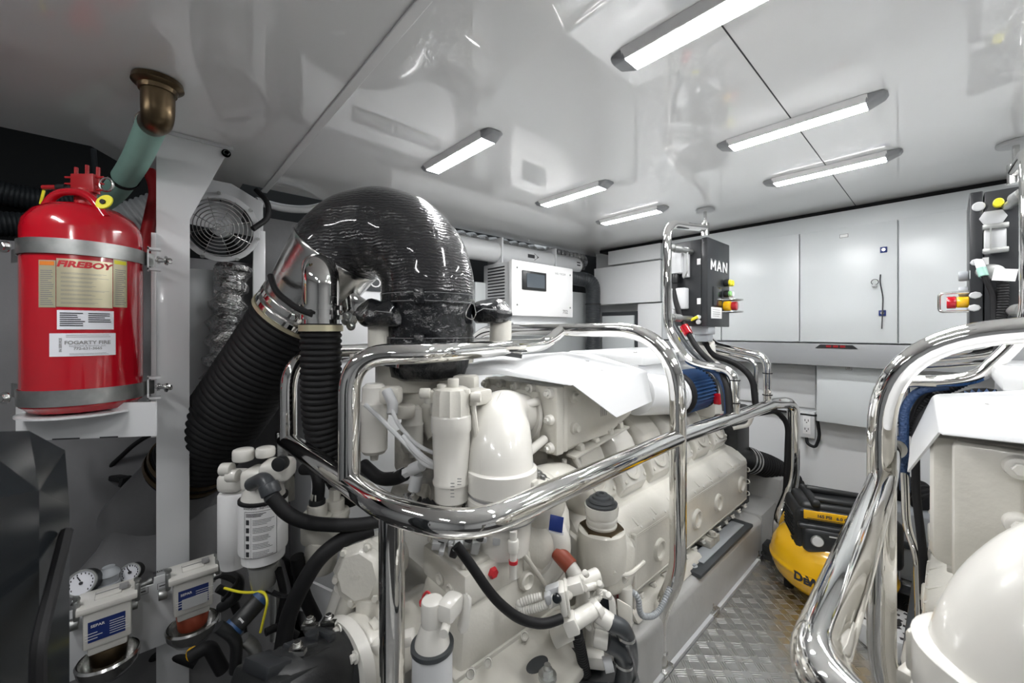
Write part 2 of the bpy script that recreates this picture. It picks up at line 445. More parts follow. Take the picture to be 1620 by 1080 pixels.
m = M(); a = at(1215, 648, Y=YL); b = at(1290, 652, Y=YL); m.box(a.x-.1, b.x+.05, YL-.02, BACK-.001, b.z-.012, a.z, .003)
tag(m.build('cable_channel', 'rub'), 'black cable channel running along the bulkhead above the power outlet', 'cable channel')
Yo = BACK-.03
a = at(1264, 690, Y=Yo); b = at(1289, 653, Y=Yo)
t = thing('power_outlet', 'white duplex power outlet on the far bulkhead', 'power outlet', (a.x, Yo, a.z))
m = M(); m.box(a.x, b.x, Yo, BACK-.001, a.z, b.z, .003); m.build('back_box', 'white', t)
xc = (a.x+b.x)/2; 
m = M(); m.box(xc-.018, xc+.018, Yo-.003, Yo, a.z+.022, b.z-.022, .001); m.build('face', 'inkw', t)
for s in (-1, 1):
    zc = (a.z+b.z)/2+s*.024; m = M()
    m.box(xc-.009, xc-.006, Yo-.0045, Yo-.002, zc-.004, zc+.008); m.box(xc+.006, xc+.009, Yo-.0045, Yo-.002, zc-.004, zc+.008); m.cyl((xc, Yo-.0045, zc-.01), (xc, Yo-.002, zc-.01), .003)
    m.build('socket', 'ink', t)
m = M(); m.tube([at(1276, 692, Y=BACK-.03), at(1277, 702, Y=BACK-.04), at(1290, 708, Y=BACK-.04), at(1297, 690, Y=BACK-.04), at(1293, 665, Y=BACK-.03)], .008, .03)
tag(m.build('power_cable', 'rub'), 'black cable looping under the power outlet', 'cable')

# left part of the far bulkhead: stepped panels and small door
Yb = 2.60
def bpan(name, x0, x1, yt, yb, Y, mt, lab, th=.03, cat='panel'):
    a = at(x0, yb, Y=Y); b = at(x1, yt, Y=Y)
    m = M(); m.box(a.x, b.x, Y, Y+th, a.z, b.z, .002); return tag(m.build(name, mt), lab, cat)
a = at(962, 425, Y=Yb); m = M(); m.box(a.x, -1.335, Yb+.0, BACK-.002, .495, CEIL-.03, .002)
tag(m.build('bulkhead_panel', 'wall'), 'long narrow white panel directly under the ceiling left of the cabinets', 'panel')
a = at(940, 480, Y=Yb); m = M(); m.box(a.x, -1.335, Yb, BACK-.002, .197, .483, .002)
tag(m.build('bulkhead_panel', 'wall'), 'wide white panel beside the bend of the dark grey flexible hose', 'panel')
a = at(1009, 500, Y=Yb+.02); m = M(); m.box(a.x, -1.335, Yb+.02, BACK-.002, -.55, .19, .002)
tag(m.build('bulkhead_panel', 'wall'), 'white panel to the right of the small dark-framed door', 'panel')
a = at(951, 500, Y=Yb+.05); b = at(1009, 500, Y=Yb+.05)
t = thing('locker_door', 'small grey locker door in a dark frame at the far left of the bulkhead', 'door', (a.x, Yb+.05, -.5))
m = M(); m.box(a.x, b.x, Yb+.06, BACK-.002, -.55, .14); m.build('frame', 'hoseg', t)
m = M(); m.box(a.x+.012, b.x-.03, Yb+.045, Yb+.062, -.55, .11, .003); m.build('leaf', 'panel', t)

# ------------------------------------------------------------------ hull-side fittings beyond the left engine
XS = -1.95
m = M(); m.box(XS-.06, XS-.03, 1.5, 2.70, -1.3, .30, .002); tag(m.build('side_panel', 'panel'), 'tall grey-white side panel behind the white control unit with a screen', 'panel')
# white air pipe with arrow
t = thing('white_pipe', 'fat white pipe with a black arrow running along the hull above the white control unit', 'pipe', (-1.93, 1.2, .49))
m = M(); m.lathe((-1.93, .9, .49), YP, [(0, .064), (1.52, .064), (1.53, .060), (1.535, .02)], 32); m.build('pipe_run', 'white', t)
for yy in (1.62, 2.12):
    m = M(); m.box(-2.0, -1.86, yy-.006, yy+.006, .40, .575, .002); m.build('bracket', 'white', t)
m = M(); fn = lambda u, v: V((-1.93+.0655*math.cos(v/.065), 1.90+u, .49+.0655*math.sin(v/.065)))
def poly2(m, fn, pts): m.bm.faces.new([m.bm.verts.new(V(fn(*p))) for p in pts])
poly2(m, fn, [(-.055, -.012), (.01, -.012), (.01, .012), (-.055, .012)]); poly2(m, fn, [(.01, -.025), (.05, 0), (.01, .025)])
m.build('arrow_mark', 'ink', t, 0)
m = M()
for z in (-.02, .0): poly2(m, fn, [(.46, z+.01), (.50, z+.01), (.50, z+.02), (.46, z+.02)])
m.build('stripe_mark', 'ink', t, 0)
m = M(); m.hose([(-1.93, 2.30, .40), (-1.93, 2.42, .40), (-1.86, 2.55, .38), (-1.86, 2.55, -.2), (-1.87, 2.55, -.5)], .056, .013, .003, .13)
t = tag(m.build('flexible_hose', 'hoseg'), 'dark grey corrugated hose bending down in front of the far bulkhead', 'hose')
m = M(); m.band((-1.86, 2.55, .20), UP, .056, .060, .006); m.build('joint_band', 'rub', t)
# foil duct
m = M(); m.sweep(resample([V((-2.10, .9, .57)), V((-2.08, 2.7, .57))], .03), lambda t, i: .055+.008*math.sin(i*2.1)+.006*random.random(), 18)
tag(m.build('foil_duct', 'foil'), 'crumpled silver foil duct above the white pipe along the hull', 'duct')
m = M()
for i in range(9): m.box(-2.04, -2.0, 2.2+i*.05, 2.235+i*.05, .48+.02*random.random(), .62, .004)
tag(m.build('foil_scrap', 'foil'), 'torn silver foil insulation beside the end of the white pipe', 'insulation')
# control unit
x1, x0, y0, y1, z0, z1 = -1.72, -2.0, 1.58, 2.13, .09, .415
t = thing('wall_control_unit', 'white box unit with a small dark screen and side vents on the hull side', 'control unit', (x0, y0, z0))
m = M(); m.box(x0, x1-.03, y0, y1-.01, z0, z1-.005, .006); m.build('case', 'white', t)
m = M(); m.box(x1-.028, x1, y0-.01, y1, z0-.004, z1, .004); cv = m.build('front_cover', 'inkw', t)
m = M(); m.box(x0+.02, x1-.04, y0+.02, y1-.02, z0-.05, z0); m.box(x0+.02, x1-.02, y0+.02, y1-.03, z0-.055, z0-.045, .002); m.build('lower_tray', 'white', t)
a = at(826, 470, X=x1+.004); b = at(864, 431, X=x1+.004)
m = M(); m.box(x1, x1+.008, a.y, b.y, b.z-.12, b.z-.005, .003); sc = m.build('screen_bezel', 'blk', t)
m = M(); m.box(x1+.006, x1+.010, a.y+.035, b.y-.018, b.z-.105, b.z-.02); m.build('screen', 'screen', sc)
m = M()
for i in range(13):
    z = z0+.06+i*.019; m.box(x0+.045, x1-.075, y0-.002, y0+.001, z, z+.008)
m.build('vent_slots', 'ink', t, 0)
m = M()
for yy in (y0+.03, y1-.03):
    for zz in (z0+.06, z1-.045): m.cyl((x1, yy, zz), (x1+.003, yy, zz), .006, seg=12)
m.build('cover_screws', 'steel', t)
m = M(); m.text('sea recov', .028, pl((x1+.001, y1-.13, z1-.045), YP, UP)); m.text('702', .035, pl((x1+.001, y1-.08, z0+.03), YP, UP), bold=.0006); m.build('print', 'inkg', t, 0)
# locker and board behind the exhaust, with the registration board
t = thing('white_locker', 'white locker against the hull behind the small ribbed hose', 'locker', (-1.75, .5, -1.1))
m = M(); m.box(-2.08, -1.75, .49, 1.45, -1.3, -.125, .004); m.build('body', 'white', t)
m = M(); m.box(-2.08, -1.735, .47, 1.47, -.125, -.105, .002); m.build('black_top', 'rub', t)
m = M(); m.box(-1.95, -1.91, .50, 1.3, -.10, .33, .003); tag(m.build('hull_board', 'wall'), 'white board on the hull carrying the dark number plate', 'panel')
t = thing('number_plate', 'dark plate with white number lettering on the board behind the exhaust bend', 'sign', (-1.9, .72, .19))
m = M(); m.box(-1.91, -1.90, .715, 1.20, .192, .27, .001); m.build('plate', 'hoseg', t)
m = M(); m.text('NO. 1399951', .068, pl((-1.8985, .735, .231), YP, UP), cx=False, sx=1.12); m.build('lettering', 'inkw', t, 0)
m = M(); q = at(417, 400, X=-1.8); m.box(-1.81, -1.795, q.y-.035, q.y+.045, -.30, .06); m.box(-1.81, -1.795, q.y-.035, q.y+.005, .05, .385, .001)
tag(m.build('support_bracket', 'white'), 'white stepped upright bracket to the right of the caged fan', 'bracket')

# ------------------------------------------------------------------ fire suppression cylinder and its bracket
BX, BY, BR = -1.60, -.128, .117
BZ0, BZ1 = -.215, .262
t = thing('fire_suppression_cylinder', 'red fire suppression cylinder strapped upright beside the white post', 'fire extinguisher', (BX, BY, BZ0))
m = M(); m.lathe((BX, BY, BZ0), UP, [(0, BR*.55), (.004, BR*.85), (.02, BR), (.477, BR), (.50, BR*.965), (.525, BR*.84), (.545, BR*.62), (.555, BR*.35), (.558, .03)], 56); m.build('body', 'red', t)
m = M(); rr = V((.67, .74, 0)); hb = V((BX, BY, 0))+V((.74, -.67, 0))*.035; m.tube([hb+UP*.305-rr*.082, hb+UP*.368-rr*.045, hb+UP*.368+rr*.045, hb+UP*.300+rr*.092], .010, .05); m.build('carry_handle', 'red', t)
m = M(); m.cyl((BX, BY, .33), (BX, BY, .385), .022); vh = m.build('valve', 'redm', t)
fr = V((.74, -.67, 0))
m = M(); R3 = Matrix((rr, fr, UP)).transposed()
m.obox((BX, BY, .402), (.062, .02, .05), R3, .002)
for u in (-.03, 0, .03): m.cyl(V((BX, BY, .375))+rr*u-fr*.005, V((BX, BY, .455-abs(u-.0)*.2))+rr*u-fr*.005, .0045, seg=10)
for zz in (.385, .402, .42): m.cyl(V((BX, BY, zz))-rr*.055, V((BX, BY, zz))+rr*.05, .003, seg=8)
m.build('pipe_manifold', 'redm', vh)
m = M(); q = V((BX, BY, .392)); m.cyl(q-rr*.05, q-rr*.075, .009); m.build('cable_gland', 'blk', vh)
m = M(); m.cyl(q-rr*.075, q-rr*.115, .0065); m.build('red_pin', 'redm', vh)
m = M(); e = q-rr*.118-UP*.012; m.obox(e-UP*.015, (.008, .003, .04), R3 @ Matrix.Rotation(.25, 3, 'Y'), .001); m.build('hanging_tag', 'yelt', vh)
m = M(); e = q+rr*.058; m.ring(e+UP*.008, fr, .018, .003, 24, 8); m.build('gauge_ring', 'steel', vh)
m = M(); e = at(166, 320, d=1.0); m.cyl(e, e+fr*.003+UP*.001, .02, seg=28); m.build('yellow_disc', 'yelt', vh)
m = M(); m.cyl(e+fr*.004, e+fr*.008, .006); m.build('disc_centre', 'blk', vh)
def cylfn(px, py, r=BR+.0012):
    """label frame wrapped on the cylinder, centred at the side seen at pixel px,py"""
    ray = at(px, py, d=1); a = ray.x**2+ray.y**2; b = -2*(ray.x*BX+ray.y*BY); c = BX**2+BY**2-r*r
    k = (-b-math.sqrt(b*b-4*a*c))/(2*a); p = ray*k; th = math.atan2(p.y-BY, p.x-BX)
    return lambda u, v, o=0: V((BX+(r+o)*math.cos(th+u/r), BY+(r+o)*math.sin(th+u/r), p.z+v))
def label_on(fn, w, h, name, mt, par, off=0, cut=False):
    m = M(); n = 10
    m.grid(lambda s, q: fn((s-.5)*w, (q-.5)*h, off), n, 1)
    return m.build(name, mt, par, 60)
def uv_at(px, py):
    f = cylfn(px, py); p = f(0, 0); return math.atan2(p.y-BY, p.x-BX)*(BR+.0012), p.z
def label_px(x0, x1, yt, yb, name, mt, par, off=0):
    (u0, _), (u1, _) = uv_at(x0, (yt+yb)/2), uv_at(x1, (yt+yb)/2); zt = uv_at((x0+x1)/2, yt)[1]; zb = uv_at((x0+x1)/2, yb)[1]
    r = BR+.0012; uc, zc = (u0+u1)/2, (zt+zb)/2
    fn = lambda u, v, o=0: V((BX+(r+o)*math.cos((uc+u)/r), BY+(r+o)*math.sin((uc+u)/r), zc+v))
    w_, h_ = abs(u1-u0), abs(zt-zb)
    return label_on(fn, w_, h_, name, mt, par, off), fn, w_, h_
lb, fn, W_, H_ = label_px(89, 178, 411, 486, 'instruction_plate', 'gold', t)
f2 = lambda u, v: fn(u, v, .0006)
m = M(); m.text('FIREBOY', .021, lambda u, v: f2(u*1.22+.25*v, v+H_*.385), bold=.0010); m.build('brand_lettering', 'inkr', lb, 0)
m = M()
for k in range(8): m.lines(f2, -W_*.42, W_*.44, H_*.22-k*H_*.088, H_*.22-k*H_*.088-.005, 2, .3, .4)
m.build('small_print', 'inkg', lb, 0)
for (xa, xb, mt) in ((61, 88, 'orange'), (179, 201, 'yelt')):
    l2, fn, W_, H_ = label_px(xa, xb, 411, 486, 'warning_label', 'gold', t)
    m = M(); m.grid(lambda s, q: fn((s-.5)*W_*.86, H_*.5-.003-q*.010, .0005), 3, 1); m.build('header', mt, l2, 60)
    m = M(); f2 = (lambda F: lambda u, v: F(u, v, .0006))(fn); m.lines(f2, -W_*.38, W_*.4, H_*.30, -H_*.46, 18, .35, .4); m.build('small_print', 'inkg', l2, 0)
lb, fn, W_, H_ = label_px(90, 180, 491, 521, 'service_label', 'paper', t); f2 = (lambda F: lambda u, v: F(u, v, .0006))(fn)
m = M(); m.lines(f2, -W_*.45, -W_*.02, H_*.4, -H_*.35, 7, .5, .35); m.lines(f2, W_*.03, W_*.45, H_*.4, -H_*.15, 5, .5, .35); m.build('small_print', 'ink', lb, 0)
lb, fn, W_, H_ = label_px(78, 183, 527, 563, 'inspection_label', 'paper', t); f2 = (lambda F: lambda u, v: F(u, v, .0006))(fn)
m = M(); m.text('FOGARTY FIRE', .0125, lambda u, v: f2(u+.008, v+.005), bold=.0004); m.text('Equipment & Services, LLC', .006, lambda u, v: f2(u+.008, v-.003)); m.text('772-631-3665', .009, lambda u, v: f2(u+.008, v-.010), bold=.0002)
m.text('IN SERVICE', .007, lambda u, v: f2(-v-W_*.33, u), bold=.0002)
m.lines(f2, -W_*.25, W_*.45, H_*.46, H_*.3, 2, .25, .1); m.lines(f2, -W_*.2, W_*.4, -H_*.36, -H_*.46, 2, .3, .1); m.build('lettering', 'inkg', lb, 0)
# bracket: shelf, straps, rails
t = thing('cylinder_bracket', 'white shelf and two galvanised straps holding the red cylinder', 'bracket', (BX, BY, -.32))
m = M(); A = at(20, 640, d=1.045); B = at(246, 640, d=1.10); A.z = B.z = -.292
back = V((-.60, .12, 0)); m.prism([A+back*.3, A+back*.08, A+(B-A)*.02, B, B+V((0, .003, 0)), A+(B-A)*.02+V((-.003, .003, 0)), A+back*.08+V((-.002, .003, 0)), A+back*.3+V((0, .003, 0))], (0, 0, .094)); m.build('shelf_apron', 'white', t, 30)
m = M(); nrm = V(((B-A).y, -(B-A).x, 0)).normalized()
for a, b in ((.27, .46), (.60, .73)): 
    p, q = A+(B-A)*a+nrm*.001, A+(B-A)*b+nrm*.001; m.prism([p, q, q+UP*.0035, p+UP*.0035], nrm*.0006)
m.build('apron_slot', 'ink', t)
m = M(); m.lathe((BX, BY, -.222), UP, [(0, BR+.008), (.005, BR+.008)], 40); m.build('shelf_floor', 'white', t)
for z0, z1 in ((.19, .228), (-.190, -.150)):
    m = M(); r2 = BR+.002
    arc = [V((BX+r2*math.cos(a), BY+r2*math.sin(a), 0)) for a in [math.radians(-125+i*7) for i in range(31)]]
    e0 = arc[0]+V((-.12, -.06, 0)); pts = [e0]+arc+[arc[-1]+V((-.02, .02, 0))]
    m.rings([[p+UP*z0, p+UP*z1, p+(p-V((BX, BY, 0))).normalized()*.003+UP*z1, p+(p-V((BX, BY, 0))).normalized()*.003+UP*z0] for p in pts])
    st = m.build('strap', 'galv', t, 30)
    zc = (z0+z1)/2; a = at(5, 522, d=1.0); 
    m = M(); q = e0+V((.09, .03, zc)); m.bolt(at(8, 522-zc*630/1.0, d=.99), fr, .010, .01); m.build('strap_bolt', 'steel', st)
    m = M(); q = at(240, HOR-zc*F_PX/1.18, d=1.18)
    m.box(q.x-.015, q.x+.02, q.y-.01, q.y-.006, zc-.035, zc+.035); m.box(q.x-.015, q.x+.02, q.y-.01, q.y+.02, zc+.027, zc+.033); m.box(q.x-.015, q.x+.02, q.y-.01, q.y+.02, zc-.033, zc-.027)
    m.build('channel_clip', 'white', t)
    m = M(); m.bolt(at(250, HOR-zc*F_PX/1.19, d=1.19), (.3, .95, 0), .008, .012); a = at(248, HOR-zc*F_PX/1.19, d=1.19); b = at(270, HOR-zc*F_PX/1.19+2, d=1.17); m.cyl(a, b, .0055, seg=10); m.bolt(at(262, HOR-zc*F_PX/1.19+1, d=1.175), (.3, .95, 0), .009, .014); m.build('threaded_stud', 'steel', t)

# ------------------------------------------------------------------ white post with flared head
PX = -1.66
t = thing('support_post', 'white painted steel post with a flared head reaching the ceiling', 'post', (PX, .06, -1.39))
y0, y1 = .018, .098
m = M(); a = at(356, 241, X=PX)
m.prism([(PX, y0, -1.39), (PX, y1, -1.39), (PX, y1, .36), (PX, .205, CEIL-.012), (PX, y0, CEIL-.012)], (-.014, 0, 0), .0015); m.build('web', 'white', t)
m = M(); m.box(PX-.06, PX+.012, y0-.012, y0, -.33, .30, .001); m.build('flange', 'white', t)
m = M(); m.box(PX-.075, PX+.004, y0-.0, .215, CEIL-.012, CEIL-.001, .001); m.build('head_plate', 'lgrey', t)
m = M(); m.bolt((PX+.006, .195, CEIL-.03), (1, 0, 0), .009, .01); m.bolt((PX+.006, .195, CEIL-.03), (1, 0, 0), .009, .01); m.build('head_bolt', 'steel', t)
m = M(); f = pl((PX+.0018, .058, -.752), YP, UP); m.text('SERVICE MONTH & YEAR', .0085, f, bold=.0002); m.build('lettering', 'ink', t, 0)

# bronze elbow, green hose
t = thing('bronze_elbow', 'tarnished bronze pipe elbow coming down through the ceiling above the red cylinder', 'pipe elbow', at(247, 130, Z=CEIL-.01))
a = at(247, 130, Z=CEIL-.012); a = V((-1.345, .018, CEIL-.002))
m = M(); m.lathe(a, -UP, [(0, .050), (.012, .052), (.016, .048), (.02, .040), (.03, .038)], 32); m.build('flange', 'brz', t)
b = V((-1.345, .018, .565)); c = at(240, 197, d=1.10); m = M()
pp = fillet([a-UP*.02, V((-1.35, .018, .53)), c], .05, 10); m.sweep(pp, lambda q, i: .034-.002*q, 24)
m.build('elbow_body', 'brz', t)
d = (c-V((-1.35, .018, .53))).normalized()
m = M(); g = [c-d*.015, at(214, 258, d=1.20), at(178, 308, d=1.34), at(120, 345, d=1.5)]
m.sweep(fillet(g, .08, 8), .033, 24)
t = thing('green_hose', 'pale green hose clamped below the bronze elbow', 'hose', c); m.build('hose_run', 'grn', t)
for k in (.008, .022):
    m = M(); m.band(c+d*k, d, .033, .036, .009); m.box(c.x-.04, c.x-.025, c.y-.06+k, c.y-.045+k, c.z-.02, c.z-.005, .002) if k > .01 else None; m.build('hose_clamp', 'steel', t)
dd = (g[2]-g[1]).normalized(); m = M(); e = g[1]+(g[2]-g[1])*.45; m.band(e, dd, .0335, .0365, .014); m.build('black_band', 'rub', t)

# ------------------------------------------------------------------ caged fan
fc = at(349, 360, d=1.45); fn_ = (V((0, 0, 0))-fc).normalized(); fn_ = V((.92, -.28, -.18)).normalized()
t = thing('caged_fan', 'round ventilation fan with a wire cage on a white ring', 'fan', fc)
m = M(); m.band(fc, fn_, .104, .122, .012); m.build('mount_ring', 'white', t)
m = M(); x_, y_, z_ = frame(fn_)
m.hull([fc-fn_*.02+V((0, -.12, .0)), fc-fn_*.02+V((0, .13, -.02)), fc-fn_*.02+V((0, .13, .12)), fc-fn_*.02+V((0, -.10, .17)), fc-fn_*.02+V((0, .03, .17))]+[q-fn_*.03 for q in [fc+V((0, -.12, .0)), fc+V((0, .13, -.02)), fc+V((0, .13, .12)), fc+V((0, -.10, .17)), fc+V((0, .03, .17))]])
m.build('mount_plate', 'lgrey', t)
m = M(); m.lathe(fc-fn_*.10, fn_, [(0, .105), (.095, .105), (.095, .112), (0, .112)], 36, False); m.build('duct', 'hoseg', t)
m = M(); m.lathe(fc-fn_*.09, fn_, [(0, .104), (.004, .104)], 32); m.build('duct_back', 'dark', t)
m = M()
for i in range(8): m.ring(fc+fn_*(.012+.040*math.cos((i+.5)/8*1.5)), fn_, .012+i*.0125, .0018, 40, 6)
for i in range(4):
    a = i*math.pi/4+.3; e = x_*math.cos(a)+y_*math.sin(a)
    m.sweep([fc+e*(r*.106)+fn_*(.010+.040*math.cos(abs(r)*1.5)) for r in [k/6-1 for k in range(13)]], .0014, 6)
m.build('wire_cage', 'steel', t)
m = M(); m.cyl(fc-fn_*.07, fc-fn_*.02, .035, bev=.008); m.build('hub', 'lgrey', t)
for i in range(5):
    a = i*2*math.pi/5; e = x_*math.cos(a)+y_*math.sin(a); e2 = fn_.cross(e)
    m = M(); m.hull([fc-fn_*.05+e*.03+e2*.012, fc-fn_*.05+e*.03-e2*.012, fc-fn_*.06+e*.098+e2*.038, fc-fn_*.035+e*.098-e2*.03, fc-fn_*.053+e*.03, fc-fn_*.052+e*.1]); m.build('blade', 'hoseg', t)
m = M()
for i in range(7):
    a = i*2*math.pi/7+.2; e = x_*math.cos(a)+y_*math.sin(a); m.cyl(fc+e*.12, fc+e*.12+fn_*.022, .006, seg=10)
m.build('ring_bolts', 'galv', t)

# things in the shade of the hull side
def tb(name, pts, r, mt, lab, cat='hose', fil=.08, grp=None, corr=None):
    m = M()
    if corr: m.hose(pts, r, corr, corr*.3, fil)
    else: m.tube(pts, r, fil, 14)
    return tag(m.build(name, mt), lab, cat, grp)
tb('corrugated_duct', [at(-60, 290, d=1.6), at(60, 318, d=1.75), at(160, 320, d=1.9)], .05, 'hoseg', 'upper dark corrugated duct in the shaded space behind the red cylinder', 'duct', corr=.014)
tb('corrugated_duct', [at(-60, 352, d=1.5), at(60, 356, d=1.65), at(190, 372, d=1.8)], .05, 'hoseg', 'lower dark corrugated duct passing just above the red cylinder dome', 'duct', corr=.014)
tb('corrugated_duct', [at(172, 372, d=1.62), at(262, 338, d=1.72)], .095, 'lgrey', 'fat light grey corrugated duct between the red cylinder and the white post', 'duct', corr=.02)
tb('dark_pipe', [at(148, 236, d=1.5), at(154, 322, d=1.6)], .008, 'hoseg', 'thin dark rod hanging from the ceiling edge above the cylinder valve', 'rod')
tb('red_pipe', [at(236, 270, d=1.5), at(248, 300, d=1.5), at(228, 390, d=1.45), at(236, 402, d=1.45)], .02, 'redm', 'short red pipe bend showing behind the left edge of the white post', 'pipe')
for i, (a, b, lab) in enumerate((((318, 430, 1.62), (322, 660, 1.60), 'wide grey duct riser'), ((352, 425, 1.60), (345, 620, 1.60), 'narrow dark riser pipe'))):
    p, q = at(*a[:2], d=a[2]), at(*b[:2], d=b[2])
    tb('riser_duct', [p, q], .07 if i == 0 else .03, 'panel' if i == 0 else 'foil', lab+' behind the big black ribbed hose below the fan', 'duct')
m = M(); pts = resample([at(372, 420, d=1.62), at(358, 500, d=1.6), at(350, 600, d=1.55)], .02); m.sweep(pts, lambda q, i: .05+.012*math.sin(i*1.7)+.010*random.random(), 16)
tag(m.build('foil_duct', 'foil'), 'crumpled silver foil duct hanging down below the caged fan', 'duct')
tb('white_conduit', [at(405, 318, d=1.75), at(450, 330, d=1.85), at(490, 332, d=1.9), at(545, 315, d=2.0)], .018, 'white', 'white conduit under the ceiling edge left of the big black bend', 'conduit')
tb('black_cable', [at(405, 300, d=1.5), at(425, 320, d=1.5), at(425, 345, d=1.5), at(400, 362, d=1.45)], .010, 'rub', 'short black cable looping beside the caged fan', 'cable', .05)
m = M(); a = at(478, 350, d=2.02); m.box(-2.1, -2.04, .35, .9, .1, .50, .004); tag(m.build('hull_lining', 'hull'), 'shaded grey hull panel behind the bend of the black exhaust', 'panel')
# cable clip hanging by the hull
t = thing('hanging_connector', 'small black connector hanging on a thin cable below the red cylinder shelf', 'cable', at(200, 720, d=1.5))
m = M(); m.tube([at(244, 684, d=1.5), at(215, 700, d=1.5), at(175, 737, d=1.5)], .008, .1, 10); m.build('sleeve', 'rub', t)
m = M(); m.tube([at(175, 737, d=1.5), at(178, 752, d=1.5)], .002, .01, 6); m.build('wire', 'ink', t)
m = M(); a = at(187, 756, d=1.5); m.obox(a, (.05, .03, .018), (0, .1, .7), .003); m.obox(at(198, 761, d=1.49), (.012, .035, .035), (0, .3, .7), .003); m.build('plug', 'blk', t)

# ------------------------------------------------------------------ muffler, big hose
HA = V((-1.50, .37, .05)); HB = V((-1.85, .10, -.51))
t = thing('exhaust_muffler', 'big grey fibreglass muffler rising to the bottom of the wide ribbed hose', 'muffler', (-1.8, 0, -1.4))
m = M(); dd = (HB-HA).normalized()
m.lathe((-1.885, .06, -1.39), UP, [(0, .40), (.25, .40), (.42, .36), (.56, .27), (.66, .19), (.74, .15)], 40, sx=.52, sy=1, xdir=XP); m.lathe(HB+dd*.02, dd, [(-.03, .118), (.0, .122), (.12, .14), (.22, .15)], 36)
m.build('shell', 'muff', t)
t = thing('ribbed_hose', 'wide black ribbed exhaust hose slanting down behind the white post', 'hose', HB)
m = M(); ax = (HB-HA); L = ax.length; bend = [HA, HA+ax*.5+V((-.01, -.01, -.03)), HB]
m.hose(bend, .127, .020, .0045, .3, 40); m.build('hose_run', 'rub', t)
for k in (.93, .975):
    m = M(); m.band(HA+ax*k, ax, .124, .131, .014); m.build('clamp', 'brz', t)
m = M(); m.band(HA-ax.normalized()*-.008, ax, .122, .134, .012); m.build('yellow_cuff', 'gold', t)

# ------------------------------------------------------------------ exhaust: wrapped bend, polished mixing elbow
C0 = V((-1.255, .545, .132)); U = V((-.8, -.6, 0)); RB = .183
t = thing('exhaust_pipe', 'large exhaust bend in ribbed black wrap above the left engine', 'exhaust pipe', (-1.108, .654, -.13))
arc = [C0-U*(RB*math.cos(a))+UP*(RB*math.sin(a)) for a in [math.radians(k*142/36) for k in range(37)]]
m = M(); path = [V((-1.108, .654, .10))]+arc
m.sweep(path, lambda q, i: .143+.0012*math.sin(i*.9)-.004*(q > .98), 56); m.build('wrapped_bend', 'wrap', t, 60)
P1 = arc[-1]; dd = (HA-P1).normalized()
m = M(); m.lathe(P1-dd*.015, dd, [(0, .145), (.006, .147), (.02, .143), (.07, .138), (.13, .132), ((HA-P1).length+.03, .120)], 48); mx = m.build('mixing_elbow', 'steel', t)
m = M(); B0 = P1+dd*.10; m.tube([B0+V((-.01, .01, .03)), B0+V((.03, -.02, .05)), at(508, 430, d=1.17), at(508, 475, d=1.17), at(508, 512, d=1.17)], .050, .06, 28, 12); m.build('branch_elbow', 'chrome', mx)
for k in (-.045, -.012):
    m = M(); e = HA+dd*k; m.band(e, dd, .123, .131, .016); m.build('band_clamp', 'chrome', t)
m = M()
for i in range(9):
    a = -1.6+i*.28; x_, y_, z_ = frame(dd); e = HA-dd*.002+(x_*math.cos(a)+y_*math.sin(a))*.131; m.obox(e, (.012, .012, .018), None, .002)
m.build('clamp_bolts', 'chrome', t)
m = M(); e = at(430, 440, d=1.17); m.tube([at(428, 436, d=1.2), at(436, 462, d=1.16), at(470, 488, d=1.12), at(494, 497, d=1.11)], .009, .06, 10); m.build('rubber_trim', 'rub', t)
m = M(); m.hull([at(545, 452, d=1.28), at(585, 478, d=1.3), at(560, 520, d=1.3), at(532, 500, d=1.28), at(545, 452, d=1.36), at(585, 478, d=1.36), at(560, 520, d=1.36), at(532, 500, d=1.36)], .012); m.build('outlet_lug', 'chrome', t)
m = M(); 
for q in ((548, 508), (556, 516), (550, 500)): m.bolt(at(*q, d=1.26), (.7, -.7, 0), .009, .02)
m.build('lug_bolts', 'galv', t)
# riser jacket
def blob(c, prof, seg=36, amp=.006, ax=UP, sx=1, sy=1):
    m = M(); m.lathe(c, ax, prof, seg, sx=sx, sy=sy)
    for i, v in enumerate(m.bm.verts):
        q = v.co-V(c); s = math.sin(q.x*61+q.z*38)*math.sin(q.y*53-q.z*49); d = V((q.x, q.y, 0))
        if d.length > 1e-4: v.co += d.normalized()*amp*s
    return m
t = thing('insulation_jacket', 'black leather insulation jacket buckled around the upright exhaust riser', 'insulation', (-1.108, .654, -.15))
cz = V((-1.108, .654, -.15))
m = blob(cz, [(0, .10), (.01, .118), (.05, .125), (.09, .131), (.12, .136), (.15, .138), (.19, .134), (.23, .138), (.262, .140), (.285, .139), (.292, .13)], 64, .005); jk = m.build('jacket', 'leather', t, 60)
for z, r in ((.115, .1395), (.245, .1425)):
    m = M(); m.band(cz+UP*z, UP, r-.005, r+.003, .032); b = m.build('strap', 'leather', t, 40)
    m = M(); 
    for dz in (-.012, .012): m.ring(cz+UP*(z+dz), UP, r+.0032, .0006, 48, 4)
    m.build('stitching', 'stitch', b)
    m = M(); e = cz+UP*z+V((.76, -.65, 0))*(r+.006); m.obox(e, (.012, .03, .045), (0, 0, -.70), .003); m.build('strap_keeper', 'leather', b)
for s, px in ((-1, 672), (1, 748)):
    m = M(); a = at(px, 485, d=1.14 if s < 0 else 1.18); m.tube([a+V((0, 0, .02)), a+RT*.018*-s+UP*-.01, a+RT*.022*-s-UP*.03, a-UP*.04, a-RT*.01*-s-UP*.02, a+UP*.02], .0016, .008, 6); m.build('wire_buckle', 'chrome', t)
